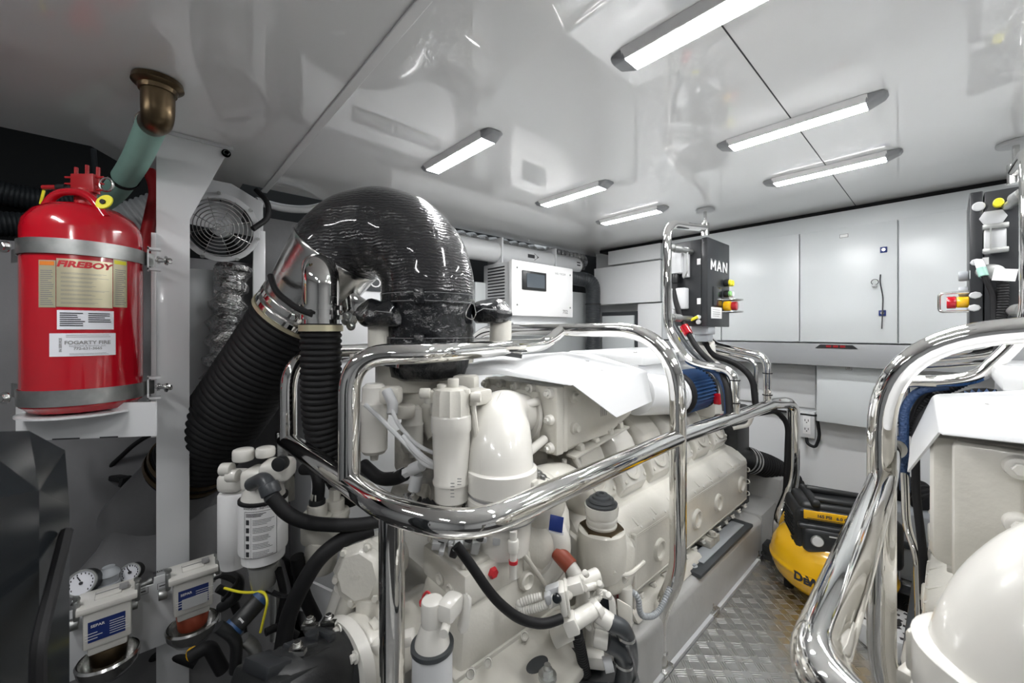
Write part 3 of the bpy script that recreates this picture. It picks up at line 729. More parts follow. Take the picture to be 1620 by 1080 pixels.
def side_jacket(px, py, d, sx, lab, fx, fy, nm):
    c = at(px, py, d=d); t = thing('insulation_sleeve', lab, 'insulation', c)
    m = M(); m.ball(c, .05, (1.6*sx, 1.2, .95), (0, .12, YAW), .014, 4)
    for v in m.bm.verts:
        if v.co.z < c.z-.032: v.co.z = c.z-.032-(v.co.z-c.z+.032)*.3
    m.build('sleeve', 'leather', t, 60)
    m = M(); cc = at(px-8, py-6, d=d-.065); m.sweep([cc-RT*.035-UP*.01, cc-RT*.01+UP*.004, cc+RT*.03], .0008, 4); m.build('stitching', 'stitch', t)
    f = at(fx, fy, d=d+.01); t2 = thing('flanged_stub', 'white flanged pipe stub under '+nm, 'pipe', f)
    m = M(); m.cyl(f-UP*.055, f+UP*.03, .036, bev=.003); m.build('stub', 'eng', t2)
    m = M(); m.lathe(f-UP*.06, UP, [(0, .085), (.008, .085)], 32); m.build('flange', 'eng', t2)
    m = M(); 
    for i in range(6): m.bolt(f+V((.062*math.cos(i+.3), .062*math.sin(i+.3), -.052)), UP, .008, .008)
    m.build('flange_bolts', 'galv', t2)
    m = M(); e = f-UP*.072; e += UP*.006; m.obox(e, (.17, .12, .005), (0, 0, YAW)); m.obox(e-UP*.01+RT*.02, (.10, .09, .014), (0, .15, YAW)); m.build('heat_shield', 'chrome', t2)
side_jacket(608, 500, 1.17, 1.0, 'black leather sleeve bulging from the left side of the exhaust riser', 602, 532, 'the left black sleeve')
side_jacket(778, 496, 1.30, .85, 'black leather sleeve bulging from the right side of the exhaust riser', 792, 522, 'the right black sleeve')

# small ribbed hose
t = thing('ribbed_hose', 'narrow black ribbed hose hanging straight down from the polished branch elbow', 'hose', at(508, 520, d=1.17))
m = M(); m.hose([at(508, 512, d=1.17), at(508, 600, d=1.17), at(512, 690, d=1.19), at(560, 780, d=1.3)], .057, .017, .005, .2, 30); m.build('hose_run', 'rub', t)
m = M(); a = at(508, 519, d=1.17); m.band(a, UP, .054, .060, .018); m.build('cuff', 'gold', t)
for y in (487, 502):
    m = M(); a = at(508, y, d=1.17); m.band(a, UP, .050, .058, .014); m.obox(a-RT*.058+V((.01, -.02, 0)), (.012, .02, .02), (0, 0, YAW), .003); m.build('band_clamp', 'chrome', t)

# ------------------------------------------------------------------ engines (built once for port, once mirrored for starboard)
def engine(side):
    global MIR, MX
    MIR = side == 'right'; L = not MIR; MX = -.70 if L else -.72
    e = thing('marine_engine', 'large white marine diesel engine, seen whole behind the left guard rail' if L else 'white marine diesel engine cut off by the right edge of the photo', 'engine', (-1.12, 1.3, FLOOR), 'pair of white diesel engines')
    B = lambda m, n, mt='eng', p=None, sm=35, label=None: m.build(n, mt, p or e, sm, label)
    # block
    m = M(); m.hull([(x, y, z) for y in (.95, 2.2) for x, z in ((-1.50, -.62), (-1.42, -.95), (-.82, -.95), (-.74, -.62), (-.90, -.42), (-1.34, -.42))], .02); B(m, 'engine_block')
    m = M(); m.hull([(x, y, z) for y in (.98, 2.1) for x, z in ((-1.36, -.93), (-1.28, -1.16), (-.96, -1.16), (-.88, -.93))], .02); B(m, 'oil_pan')
    # long side cover
    m = M(); pr = [(-.80, -.585), (-.742, -.598), (-.684, -.645), (-.680, -.66), (-.680, -.845), (-.70, -.875), (-.80, -.875)]
    m.prism([V((x, 1.07, z)) for x, z in pr], (0, 1.15, 0), .006); sc = B(m, 'side_cover')
    m = M(); m.prism([V((-.80, .935, -.60)), V((-.70, .935, -.64)), V((-.676, .935, -.67)), V((-.676, .935, -.84)), V((-.72, .935, -.93)), V((-.80, .935, -.93))], (0, .13, 0), .010)
    m.box(-.70, -.664, 1.065, 1.083, -.93, -.64, .005); m.box(-.70, -.668, 1.135, 1.15, -.89, -.65, .004); m.cyl((-.70, 1.11, -.90), (-.67, 1.11, -.925), .018, bev=.004); m.cyl((-.69, 1.11, -.67), (-.66, 1.11, -.665), .016, bev=.004)
    B(m, 'end_housing')
    for y, z in ((1.315, -.765), (1.62, -.755), (1.84, -.755), (2.13, -.75)):
        m = M(); m.lathe((-.682, y, z), XP, [(0, .040), (.010, .037), (.013, .032), (.011, .026), (.004, .022), (.003, .001)], 28); B(m, 'core_plug', 'eng', sc)
    m = M()
    for i in range(14):
        y = 1.12+i*.083; m.bolt((-.69, y, -.872), (.6, 0, -.8), .009, .016); 
        if i % 1 == 0: m.bolt((-.688, y, -.652), (.7, 0, .7), .006, .007, False)
    for z in (-.70, -.76, -.82): m.bolt((-.68, 2.222, z), YP, .008, .01)
    B(m, 'cover_bolts', 'eng2', sc)
    m = M(); m.box(-.74, -.679, 1.15, 2.215, -.668, -.662, .001); m.box(-.683, -.6785, 1.16, 2.21, -.845, -.840, .001); m.box(-.683, -.6785, 1.16, 2.21, -.672, -.667, .001)
    for i in range(9):
        y = 1.19+i*.12; m.obox((-.7, y, -.636), (.03, .010, .010), (0, .6, 0), .002)
    B(m, 'cover_ribs', 'eng', sc)
    m = M(); m.prism([V((-.76, 1.12, -.87)), V((-.665, 1.12, -.885)), V((-.645, 1.12, -.912)), V((-.76, 1.12, -.913))], (0, .50, 0), .004); B(m, 'lower_rail_casting')
    # cylinder head row and rocker covers (right bank)
    m = M(); m.hull([(x, y, z) for y in (1.0, 2.2) for x, z in ((-.80, -.60), (-.78, -.54), (-.96, -.30), (-1.10, -.36), (-1.0, -.6))], .01); B(m, 'cylinder_head')
    for i in range(6):
        y = 1.01+i*.198; m = M()
        m.hull([(x, yy, z) for yy, k in ((y, 0), (y+.155, 0)) for x, z in ((-.775, -.595), (-.748, -.545), (-.815, -.435), (-.905, -.315), (-.99, -.30), (-.92, -.55))]+[(-.80, y+.02, -.40), (-.80, y+.135, -.40)], .007)
        rc = B(m, 'rocker_cover', 'eng2' if i % 2 else 'eng', None, 18)
        m = M(); n_ = V((.86, 0, .5)); c = V((-.772, y+.078, -.492)); m.lathe(c-n_*.004, n_, [(0, .045), (.008, .045), (.008, .030), (.002, .028), (.002, .001)], 24); m.bolt(c+V((.012, .062, -.04)), n_, .007, .012); m.bolt(c+V((.012, -.062, -.04)), n_, .007, .012); m.build('cover_boss', 'eng', rc)
    # left bank
    for i in range(5 if L else 0):
        y = 1.05+i*.2; m = M(); m.hull([(x, yy, z) for yy in (y, y+.16) for x, z in ((-1.49, -.58), (-1.45, -.44), (-1.34, -.31), (-1.25, -.32), (-1.3, -.5))], .014); B(m, 'rocker_cover')
    # valley clutter: rails, lines, small blocks
    m = M()
    for i in range(26):
        y = .98+i*.05; z = -.30+.03*random.random(); m.obox((-.90-.05*random.random(), y, z), (.03+.03*random.random(), .02+.02*random.random(), .02+.03*random.random()), (random.random()*.5, 0, random.random()), .004)
        if i % 2: m.bolt((-.87-.05*random.random(), y, z+.012), (.3, 0, 1), .009, .02)
    m.tube([(-.86, .95, -.30), (-.88, 1.3, -.285), (-.88, 2.2, -.285)], .010, .05, 10); m.tube([(-.82, .95, -.33), (-.84, 1.3, -.315), (-.86, 1.6, -.30)], .007, .05, 10)
    B(m, 'fuel_rail', 'eng2')
    m = M(); m.box(-1.3, -.92, .95, 2.15, -.42, -.30, .01); B(m, 'valley_cover', 'eng_dark')
    # charge air cooler box
    bx0, bx1, by0, by1, bz0, bz1 = -1.10, -.765 if L else -.728, .87, 1.30, -.362, -.165
    m = M(); m.box(bx0, bx1+.004, by0, by0+.035, bz0-.004, bz1, .008); m.box(bx0+.05, bx1-.06, by0-.012, by0, bz0+.02, bz1-.02, .008); m.prism([V((bx0, by0+.036, bz0)), V((bx1, by0+.036, bz0)), V((bx1, by0+.036, bz1)), V((bx0, by0+.036, bz1))], (0, .02, 0), .004)
    ac = B(m, 'cooler_end_plate')
    m = M()
    for x, z in ((-.785, -.185), (-.785, -.262), (-.785, -.345), (-.86, -.178), (-.93, -.178), (-1.0, -.178), (-1.08, -.185), (-.90, -.35)):
        m.lathe((x, by0-.006, z), -YP, [(-.006, .016), (.008, .014), (.010, .011)], 20); m.bolt((x, by0-.012, z), -YP, .0085, .012, False)
    B(m, 'plate_bolts', 'eng2', ac)
    kx = -.01 if L else .028; m = M(); m.prism([V((bx1+kx, by0+.05, bz0-.01)), V((bx1+kx, 1.15, bz0+.012)), V((bx1+kx, 1.30, -.31)), V((bx1+kx, 1.38, -.165)), V((bx1+kx, by0+.05, -.165))], (-.32, 0, 0), .016); cb_ = B(m, 'charge_air_cooler')
    m = M()
    for y, z in ((.965, -.205), (.965, -.30)): m.lathe((bx1-.012, y, z), XP, [(0, .02), (.010, .017), (.012, .012), (.022, .010)], 20); 
    for y, z in ((1.0, -.37), (1.08, -.365), (1.16, -.35), (1.22, -.335)): m.obox((bx1-.015, y, z), (.03, .022, .03), (.3, 0, 0), .005)
    m.prism([V((bx1-.03, .95, -.39)), V((bx1+.01, .95, -.39)), V((bx1+.01, 1.25, -.345)), V((bx1-.03, 1.25, -.345))], (0, 0, .008), .002)
    B(m, 'cooler_lugs', 'eng', cb_)
    if L:
        m = M(); f = pl((bx1-.0085, 1.12, -.255), YP, UP); m.lines(lambda u, v: f(v, u), -.03, .03, .02, -.02, 4, .4, .5); B(m, 'casting_numbers', 'inkg', cb_, 0)
    # lid
    m = M(); T = [V((-1.06, .72, -.120)), V((-.90, .79, -.118)), V((-.715, .885, -.148)), V((-.70, 1.27, -.142)), V((-.98, 1.36, -.10)), V((-1.10, 1.30, -.095)), V((-1.12, .95, -.10))]
    m.bm.faces.new([m.bm.verts.new(p) for p in T])
    vs = [m.bm.verts.new(p) for p in (T[2], V((-.672, 1.035, -.262)), V((-.668, 1.245, -.238)), T[3])]; m.bm.faces.new(vs)
    vs = [m.bm.verts.new(p) for p in (T[0], V((-1.07, .70, -.150)), V((-.915, .775, -.132)), V((-.715, .878, -.157)), T[2], T[1])]; m.bm.faces.new(vs)
    vs = [m.bm.verts.new(p) for p in (T[3], V((-.668, 1.245, -.238)), V((-.78, 1.30, -.20)), T[4])]; m.bm.faces.new(vs)
    bmesh.ops.remove_doubles(m.bm, verts=m.bm.verts, dist=.0005)
    es = [ed for ed in m.bm.edges if len(ed.link_faces) == 2]; bmesh.ops.bevel(m.bm, geom=es, offset=.008, segments=3, affect='EDGES', profile=.5)
    bmesh.ops.recalc_face_normals(m.bm, faces=m.bm.faces)
    bmesh.ops.solidify(m.bm, geom=m.bm.faces[:], thickness=.003)
    ld = B(m, 'top_cover', 'white')
    m = M()
    for p in ((-.99, .80, -.126), (-.80, .88, -.139), (-.77, 1.1, -.136), (-.9, 1.2, -.118)): m.bolt(p, UP, .007, .005)
    B(m, 'cover_screws', 'steel', ld)
    m = M(); m.box(-1.18, -.80, 1.42, 2.02, -.14, -.095, .012); m.box(-1.18, -.82, 1.42, 2.0, -.2, -.13, .01); l2 = B(m, 'rear_top_cover', 'white')
    m = M(); m.bolt((-.88, 1.5, -.095), UP, .007, .006); m.bolt((-.9, 1.9, -.095), UP, .007, .006); B(m, 'cover_screws', 'steel', l2)
    # intake elbow
    m = M(); ox = 0 if L else -.014; pth = fillet([(-.895+ox, .89, -.268), (-.86+ox, .735, -.232), (-.785+ox, .672, -.31), (-.767+ox, .664, -.40)], .13, 12)
    m.sweep(pth, lambda q, i: .062+.024*min(1, q*2.0), 36); ie = B(m, 'intake_elbow', 'eng2')
    m = M(); sp = [p+V((.0, 0, 0)) for p in pth[2:]]; 
    m.tube([V((ox, 0, 0))+V(q) for q in ((-.83, .72, -.175), (-.80, .67, -.20), (-.77, .61, -.27), (-.755, .59, -.33), (-.752, .588, -.385))], .005, .05, 8)
    m.band((-.893+ox, .862, -.268), (.1, .97, -.15), .05, .085, .012)
    for a, b in (((-.965+ox, .86, -.21), (-.955+ox, .80, -.215)), ((-.825+ox, .86, -.212), (-.835+ox, .80, -.22)), ((-.80+ox, .86, -.32), (-.775+ox, .74, -.345)), ((-.945+ox, .86, -.33), (-.89+ox, .74, -.345))):
        m.cyl(a, b, .013, bev=.002)
    for p in ((-.955+ox, .795, -.215), (-.835+ox, .79, -.22), (-.772+ox, .73, -.347), (-.885+ox, .73, -.347)): m.lathe(V(p)-YP*.02, -YP, [(-.03, .018), (.0, .018), (.003, .014)], 20); m.bolt(V(p)-YP*.022, -YP, .010, .012)
    B(m, 'elbow_ribs', 'eng2', ie)
    c = V((-.765+ox, .664, -.40))
    m = M(); m.lathe(c, -UP, [(-.055, .084), (-.052, .089), (0, .089), (.004, .084), (.012, .084), (.016, .089), (.062, .088), (.066, .077), (.15, .07)], 44); B(m, 'coupling_sleeve', 'eng2')
    m = M(); m.band(c-UP*.008, UP, .080, .0848, .006); m.band(c-UP*.064, UP, .075, .0885, .003); B(m, 'seam', 'inkg')
    m = M(); m.obox(c+V((.082, .03, .01)), (.02, .03, .05), (0, 0, .3), .006); m.obox(c+V((.085, .035, -.03)), (.03, .04, .025), (0, 0, .3), .008); B(m, 'sleeve_lug', 'eng')
    # turbocharger
    tc_ = V((-.80, .80, -.55))
    m = M(); m.ball(tc_, .12, (.9, 1.0, 1.1)); m.ball(tc_+V((.05, -.02, .09)), .075); m.tube([tc_+V((.0, .0, .1)), tc_+V((.03, .10, .11)), tc_+V((0, .22, .02)), tc_+V((-.03, .26, -.05))], .055, .1, 20); tb_ = B(m, 'turbocharger')
    m = M(); ax = V((.75, -.62, -.1)).normalized(); m.lathe(tc_+V((.0, -.03, -.03))-ax*.03, ax, [(0, .115), (.04, .125), (.07, .118), (.095, .10), (.10, .07), (.085, .06)], 36); m.ring(tc_+V((0, -.03, -.03))+ax*.04, ax, .095, .034, 36, 12); B(m, 'compressor_scroll', 'eng2', tb_)
    m = M(); p = at(848, 752, d=1.09) if L else None
    if L:
        for i in range(7):
            a = i*.42-.2; q = at(838+i*6+3*math.sin(a), 738+i*6, d=1.06); m.bolt(q, (.7, -.7, .2), .008, .012)
        B(m, 'scroll_bolts', 'steel', tb_)
        m = M(); q = at(880, 828, d=.985); Rl = Matrix((V((.72, .66, -.2)).normalized(), V((-.1, .3, .95)).normalized(), V((.7, -.68, .2)).normalized())).transposed(); m.obox(q, (.034, .036, .002), Rl, .001); lb = B(m, 'type_plate', 'blue', tb_)
        m = M(); m.obox(q+V((.001, -.001, -.0195)), (.036, .008, .002), Rl); m.build('plate_edge', 'paper', lb)
    # heat exchanger end and filler
    h = at(955, 870, d=1.13) if L else None
    h = V((-.672, .962, -.615))
    if L:
        m = M(); m.lathe(h, UP, [(-.09, .05), (-.06, .068), (0, .07), (.045, .066), (.05, .060)], 36); m.hull([h+V(p) for p in ((-.1, -.02, -.14), (.03, -.04, -.14), (.06, .10, -.16), (-.1, .12, -.16), (-.1, -.03, .0), (.03, -.03, -.02), (.055, .12, .02), (-.1, .12, .02))], .03, 3); hx = B(m, 'thermostat_housing')
        m = M(); m.tube([h+V((.058, -.03, -.04)), h+V((.066, .03, -.075)), h+V((.066, .12, -.07))], .006, .04, 8); B(m, 'casting_rib', 'eng', hx)
        m = M(); m.lathe(h+UP*.048, UP, [(0, .062), (.006, .062)], 6); B(m, 'filler_flange', 'brz', hx)
        fc_ = h+UP*.052
        m = M(); m.lathe(fc_, UP, [(0, .042), (.008, .044), (.010, .039), (.016, .039), (.018, .044), (.026, .044), (.028, .040), (.034, .040), (.036, .046), (.050, .048), (.062, .048), (.062, .042)], 32); fl = B(m, 'filler_neck', 'eng2', hx)
        m = M(); m.lathe(fc_+UP*.058, UP, [(0, .043), (.010, .045), (.014, .037), (.017, .038), (.022, .035), (.024, .028), (.029, .026), (.032, .019), (.036, .017), (.037, .009), (.031, .007)], 32); m.build('filler_cap', 'grey' if 0 else 'hoseg', fl) if 0 else B(m, 'filler_cap', 'hoseg', hx)
    # feed pipes
    m = M(); m.tube([tc_+V((.11, .01, -.05)), (-.64, .80, -.615), (-.62, .81, -.66), (-.63, .82, -.72), (-.72, .80, -.78), (-.86, .74, -.80)], .018, .05, 18); B(m, 'coolant_pipe', 'eng2')
    m = M(); m.cyl(tc_+V((.10, .0, -.035)), tc_+V((.145, .004, -.06)), .021); B(m, 'silicone_joint', 'sili')
    m = M(); m.cyl((-.68, .93, -.74), (-.68, .93, -.90), .022, bev=.002); m.cyl((-.63, 1.02, -.74), (-.63, 1.02, -.87), .020, bev=.002); m.cyl((-.66, 1.01, -.755), (-.62, 1.01, -.70), .012); B(m, 'drain_pipes', 'eng2')
    # dipstick and small lines on the bank
    m = M(); m.tube([(-.80, .98, -.38), (-.775, 1.02, -.46), (-.76, 1.06, -.56), (-.745, 1.08, -.60)], .010, .03, 10); m.tube([(-.745, 1.02, -.61), (-.72, 1.05, -.59), (-.70, 1.10, -.62)], .012, .02, 10); m.tube([(-.80, .95, -.40), (-.82, .96, -.5), (-.80, .95, -.62)], .008, .04, 8); B(m, 'oil_lines', 'eng2')
    # air filter at the far end
    m = M(); m.cyl((-.80, 1.36, -.24), (-.80, 1.640, -.275), .082, bev=.006); m.cyl((-.80, 1.635, -.275), (-.80, 1.660, -.275), .088, bev=.004); B(m, 'intake_duct', 'white')
    m = M(); m.cyl((-.80, 1.660, -.275), (-.80, 1.695, -.275), .098, bev=.008); af = B(m, 'filter_collar', 'rub')
    m = M(); rr = []; n = 76
    for y in (1.695, 1.70, 1.89, 1.90): rr.append([V((-.80+(.096 if k % 2 else .084)*math.cos(2*math.pi*k/n), y, -.275+(.096 if k % 2 else .084)*math.sin(2*math.pi*k/n))) for k in range(n)])
    m.rings(rr); m.build('air_filter', 'bluef', e, 0)
    m = M(); m.cyl((-.80, 1.900, -.275), (-.80, 1.925, -.275), .096, bev=.006); B(m, 'filter_end_cap', 'rub')
    if L:
        m = M(); m.obox((-.70, 1.9, -.31), (.03, .04, .05), None, .006); B(m, 'red_connector', 'red')
        m = M(); m.hull([(x, y, z) for x, y, z in ((-.86, 1.98, -.42), (-.74, 1.98, -.42), (-.84, 1.98, -.16), (-.75, 1.98, -.18), (-.86, 2.10, -.42), (-.74, 2.1, -.42), (-.84, 2.1, -.12), (-.76, 2.1, -.16))], .01); m.cyl((-.80, 2.03, -.15), (-.80, 2.0, -.06), .045, bev=.004); B(m, 'breather_housing', 'eng2')
        m = M(); m.tube([(-.74, 2.2, -.5), (-.68, 2.24, -.48), (-.66, 2.24, -.42), (-.64, 2.22, -.42)], .010, .02, 10); B(m, 'vent_pipe', 'eng2')
    # engine feet
    m = M(); m.box(-.80, -.655, 1.70, 1.80, -.90, -.865, .006); m.bolt((-.67, 1.75, -.865), UP, .014, .02); B(m, 'engine_foot', 'eng_dark')
    return e

eL = engine('left'); 
# parts only the left engine shows: its near end
e = eL
B = lambda m, n, mt='eng', p=None, sm=35, label=None: m.build(n, mt, p or e, sm, label)
def cyl_px(x, y0, y1, d, r, dy=0): 
    a = at(x, y0, d=d); b = at(x, y1, d=d); return a, b
# big oil filter canister
a, b = at(714, 654, d=1.0), at(715, 792, d=1.0); r = .0475
m = M(); L_ = (a-b).length; m.lathe(a, b-a, [(0, r), (.004, r+.003), (.04, r+.003), (.045, r), (L_-.06, r-.003), (L_-.055, r), (L_-.048, r), (L_-.046, r-.004), (L_-.006, r-.005), (L_, r-.012)], 40); oc = B(m, 'oil_filter_canister', 'eng2')
m = M(); rr = []; n = 48
for t_, k in ((0, 1), (.05, .97), (.062, .9), (.068, .6), (.068, .01)): rr.append([a+UP*(t_)+V((math.cos(2*math.pi*j/n), math.sin(2*math.pi*j/n), 0))*((r+(.0 if j % 4 < 3 else .004))*k) for j in range(n)])
m.rings(rr); oh = B(m, 'canister_head', 'eng')
m = M()
for q in ((680, 625), (748, 628), (735, 622), (700, 615), (717, 606)): p = at(*q, d=.99 if q[0] < 745 else 1.0); m.cyl(p-UP*.02, p+UP*.012, .014, bev=.003)
for q in ((672, 622), (752, 628)): p = at(*q, d=.98); m.cyl(p-RT*.012, p+RT*.014, .013, bev=.003)
m.tube([at(748, 640, d=1.0), at(756, 700, d=1.0)], .007, .02, 8); m.box(*(lambda p: (p.x-.03, p.x+.03, p.y-.01, p.y+.05, p.z-.02, p.z+.02))(at(745, 628, d=1.06)), .006)
B(m, 'head_ports', 'eng', oh)
m = M(); f = pl(at(718, 775, d=.945), RT, UP); m.lines(f, -.008, .004, .02, -.02, 5, .3, .3); m.lines(f, .008, .02, .03, .01, 3, .3, .3); B(m, 'print', 'inkg', oc, 0)
# timing case behind, hidden from most sides
m = M(); m.hull([at(*q) for q in ()]+[V(p) for p in ((-1.45, .95, -.25), (-.86, .95, -.36), (-1.45, .95, -.9), (-.84, .95, -.9), (-1.45, .80, -.30), (-.92, .84, -.42), (-1.42, .80, -.85), (-.92, .82, -.85))], .02); B(m, 'timing_case', 'eng_dark')
m = M(); p = at(660, 615, d=1.3); m.ball(p, .10, (1.1, .8, .9)); m.tube([p+V((.0, 0, .1)), p+UP*.05, p+V((.1, .05, -.12))], .07, .05, 20); p = at(652, 590, d=1.3); m.cyl(p-UP*.05, p+UP*.045, .115, bev=.01); B(m, 'exhaust_collector', 'eng')
m = M(); p = at(712, 600, d=1.22); m.obox(p, (.05, .06, .05), (0, 0, .5), .01); p = at(737, 612, d=1.15); m.obox(p, (.07, .05, .07), (0, 0, .6), .01); B(m, 'manifold_bracket', 'eng')
# two fuel filters behind the hoop
for (x, y0, y1, d, r) in ((592, 640, 716, 1.12, .036), (652, 672, 712, 1.2, .033)):
    a, b = at(x, y0, d=d), at(x, y1, d=d); m = M(); L_ = (a-b).length
    m.lathe(a+UP*.06, -UP, [(0, r*.6), (.01, r*.9), (.05, r*.95), (.055, r*1.05), (L_*.75, r*1.05), (L_*.75+.003, r), (L_+.05, r), (L_+.06, r*.8), (L_+.065, .012), (L_+.08, .010)], 32); B(m, 'fuel_filter', 'eng2')
m = M(); p = at(610, 625, d=1.12); m.obox(p, (.09, .05, .05), (0, 0, YAW), .012); m.cyl(at(640, 640, d=1.15), at(640, 660, d=1.15), .03, bev=.004); B(m, 'filter_bracket', 'eng')
m = M(); m.tube([at(612, 618, d=1.08), at(622, 640, d=1.06), at(620, 655, d=1.05)], .014, .03, 12); m.tube([at(578, 640, d=1.02), at(600, 660, d=1.0), at(640, 700, d=.98), at(672, 735, d=.98), at(690, 740, d=1.0)], .006, .04, 8); m.tube([at(620, 648, d=1.02), at(630, 672, d=1.0), at(660, 705, d=.98), at(690, 718, d=1.0)], .005, .04, 8); m.tube([at(636, 690, d=.99), at(665, 722, d=.975), at(690, 738, d=1.0)], .009, .03, 10); B(m, 'fuel_lines', 'lgrey')
m = M(); m.tube([at(575, 735, d=1.15), at(600, 758, d=1.1), at(625, 757, d=1.07), at(640, 750, d=1.05)], .018, .05, 14); B(m, 'rubber_hose', 'rub')
m = M(); p, q = at(625, 756, d=1.07), at(668, 735, d=1.03); m.cyl(p, p+(q-p)*.35, .017); m.cyl(p+(q-p)*.35, p+(q-p)*.6, .014, seg=6); m.cyl(p+(q-p)*.6, q, .016, bev=.003); m.cyl(at(660, 750, d=1.05), at(655, 775, d=1.05), .016); B(m, 'hose_union', 'lgrey')
m = M(); p = at(655, 690, d=1.28); m.cyl(p-UP*.1, p+UP*.02, .06, bev=.01); m.cyl(at(652, 790, d=1.2)-RT*.06, at(652, 790, d=1.2)+RT*.05, .045, bev=.01); B(m, 'raw_water_pump', 'eng_dark')
m = M()
for i in range(22):
    p = at(640+random.random()*120, 785+random.random()*22, d=1.0+random.random()*.15); m.obox(p, [.012+.02*random.random() for _ in range(3)], (random.random(), random.random(), random.random()), .003)
B(m, 'sensor_cluster', 'steel')
m = M()
for i in range(14):
    p = at(640+random.random()*120, 790+random.random()*22, d=1.02+random.random()*.15); m.obox(p, [.015+.03*random.random() for _ in range(3)], (random.random(), random.random(), random.random()), .003)
B(m, 'plug_cluster', 'blk')

# gearbox at the near end
gb = thing('gearbox', 'white cast gearbox below the near end of the left engine, behind the front rail post', 'gearbox', (-.95, .65, FLOOR))
B = lambda m, n, mt='eng', p=None, sm=35, label=None: m.build(n, mt, p or gb, sm, label)
def boxpx(m, p, size, rz=0, bev=.01, rx=0): m.obox(p, size, (rx, 0, rz), bev)
# upper valve block (top face tilted towards the viewer)
m = M(); m.hull([(x, y, z) for x in (-.905, -.72) for y in (.516, .70) for z in (-.545, -.622)], .010); m.hull([(x, y, z) for x in (-.895, -.735) for y in (.53, .66) for z in (-.535, -.55)], .006); vb = B(m, 'valve_block')
m = M(); m.hull([(-.90, .52, -.62), (-.725, .52, -.62), (-.90, .86, -.62), (-.725, .86, -.62), (-.92, .49, -.76), (-.715, .50, -.76), (-.9, .88, -.76), (-.715, .88, -.76)], .016); m.box(-.92, -.712, .485, .86, -.775, -.75, .006); m.hull([(-1.0, .50, -.75), (-.68, .50, -.80), (-1.0, .9, -.75), (-.7, .9, -.80), (-1.0, .48, -1.35), (-.72, .48, -1.35), (-1.0, .9, -1.35), (-.7, .9, -1.35)], .012); m.hull([(x, y, z) for x in (-1.30, -.88) for y in (.56, .95) for z in (-.66, -1.3)], .04); B(m, 'main_casing')
m = M(); m.hull([(x, y, z) for x in (-.80, -.722) for y in (.70, .80) for z in (-.56, -.64)], .008); B(m, 'control_housing', 'eng', vb)
m = M()
for q, yy in (((697, 915), .516), ((713, 934), .516)): p = at(*q, Y=yy); m.lathe(p, -YP, [(-.006, .015), (.003, .015), (.006, .012), (.001, .007), (.001, .001)], 24)
p = at(831, 917, X=-.722); m.lathe(p, XP, [(-.01, .024), (.010, .022), (.013, .018), (.003, .012), (.002, .001)], 24)
for q in ((680, 852), (733, 895), (785, 862), (724, 876), (757, 873), (700, 862)): p = at(*q, Z=-.538); m.cyl(p-UP*.004, p+UP*.010, .006, seg=12)
B(m, 'casing_plugs', 'eng', vb)
m = M(); p = at(779, 905, X=-.72); m.lathe(p, XP, [(-.004, .014), (.006, .013), (.010, .010)], 6); B(m, 'red_plug', 'inkr', vb)
m = M(); p = at(812, 880, d=.93); m.cyl(p+UP*.06, p-UP*.05, .009); m.cyl(p+UP*.04, p+UP*.01, .013, bev=.003); B(m, 'dipstick_tube', 'eng2', vb)
m = M(); m.cyl(p-UP*.008, p-UP*.016, .0105); B(m, 'red_band', 'inkr', vb)
m = M()
for i in range(14):
    p = at(690+random.random()*100, 842+random.random()*26, d=.92+random.random()*.08); m.obox(p, [.012+.022*random.random() for _ in range(3)], (random.random()*.3, random.random()*.3, .8+random.random()*.3), .003)
B(m, 'solenoid_valves', 'lgrey', vb)
m = M()
for q in ((718, 874), (742, 850), (760, 848), (700, 850)): p = at(*q, d=.92); m.obox(p, (.018, .016, .020), (.2, .3, .8), .004)
B(m, 'solenoid_plugs', 'blk', vb)
# mounting wing: sloped plate with a bolt
m = M(); m.prism([V((-.725, .38, -.755)), V((-.725, .79, -.755)), V((-.584, .768, -.797)), V((-.55, .45, -.815))], (0, 0, -.03), .006); mw = B(m, 'mounting_wing')
m = M(); p = at(866, 1068, d=.87); m.cyl(p-UP*.006, p+UP*.003, .020); m.bolt(p+UP*.003, UP, .013, .012, False); m.cyl(p, p+UP*.024, .007); B(m, 'mounting_bolt', 'galv', mw)
m = M(); p = at(850, 1052, d=.90); m.lathe(p+UP*.0015, UP, [(0, .018), (.001, .018)], 24, sx=1.7); B(m, 'slot_recess', 'hoseg', mw)
m = M()
for q, d in (((745, 1065), .84), ((772, 1048), .88), ((830, 1006), .98)): p = at(*q, d=d); m.lathe(p, (.6, -.5, .6), [(-.02, .010), (.010, .010), (.012, .008), (.004, .006), (.003, .001)], 20)
B(m, 'flange_bolts', 'eng2', mw)
# low cross housing with pump, left of the front post
m = M(); p, q = at(545, 1058, d=.85), at(675, 975, d=1.05); dd = (q-p).normalized(); L_ = (q-p).length
m.lathe(p, dd, [(0, .085), (.01, .092), (.04, .092), (.045, .074), (L_, .078)], 36); bh = B(m, 'bell_housing')
m = M(); p0 = at(538, 1062, d=.835); m.band(p0, dd, .05, .100, .026); 
for i in range(8): 
    a = i*math.pi/4; x_, y_, z_ = frame(dd); m.bolt(p0-dd*.015+(x_*math.cos(a)+y_*math.sin(a))*.088, -dd, .008, .012)
B(m, 'adapter_flange', 'eng2', bh)
m = M(); p = at(575, 905, d=.93); ax = V((.55, -.80, .15)).normalized(); m.lathe(p-ax*.10, ax, [(0, .065), (.03, .068), (.10, .062)], 32); m.lathe(p, ax, [(-.02, .068), (.0, .072), (.012, .072), (.016, .06), (.026, .050), (.028, .001)], 8); pp_ = B(m, 'seawater_pump')
m = M(); x_, y_, z_ = frame(ax)
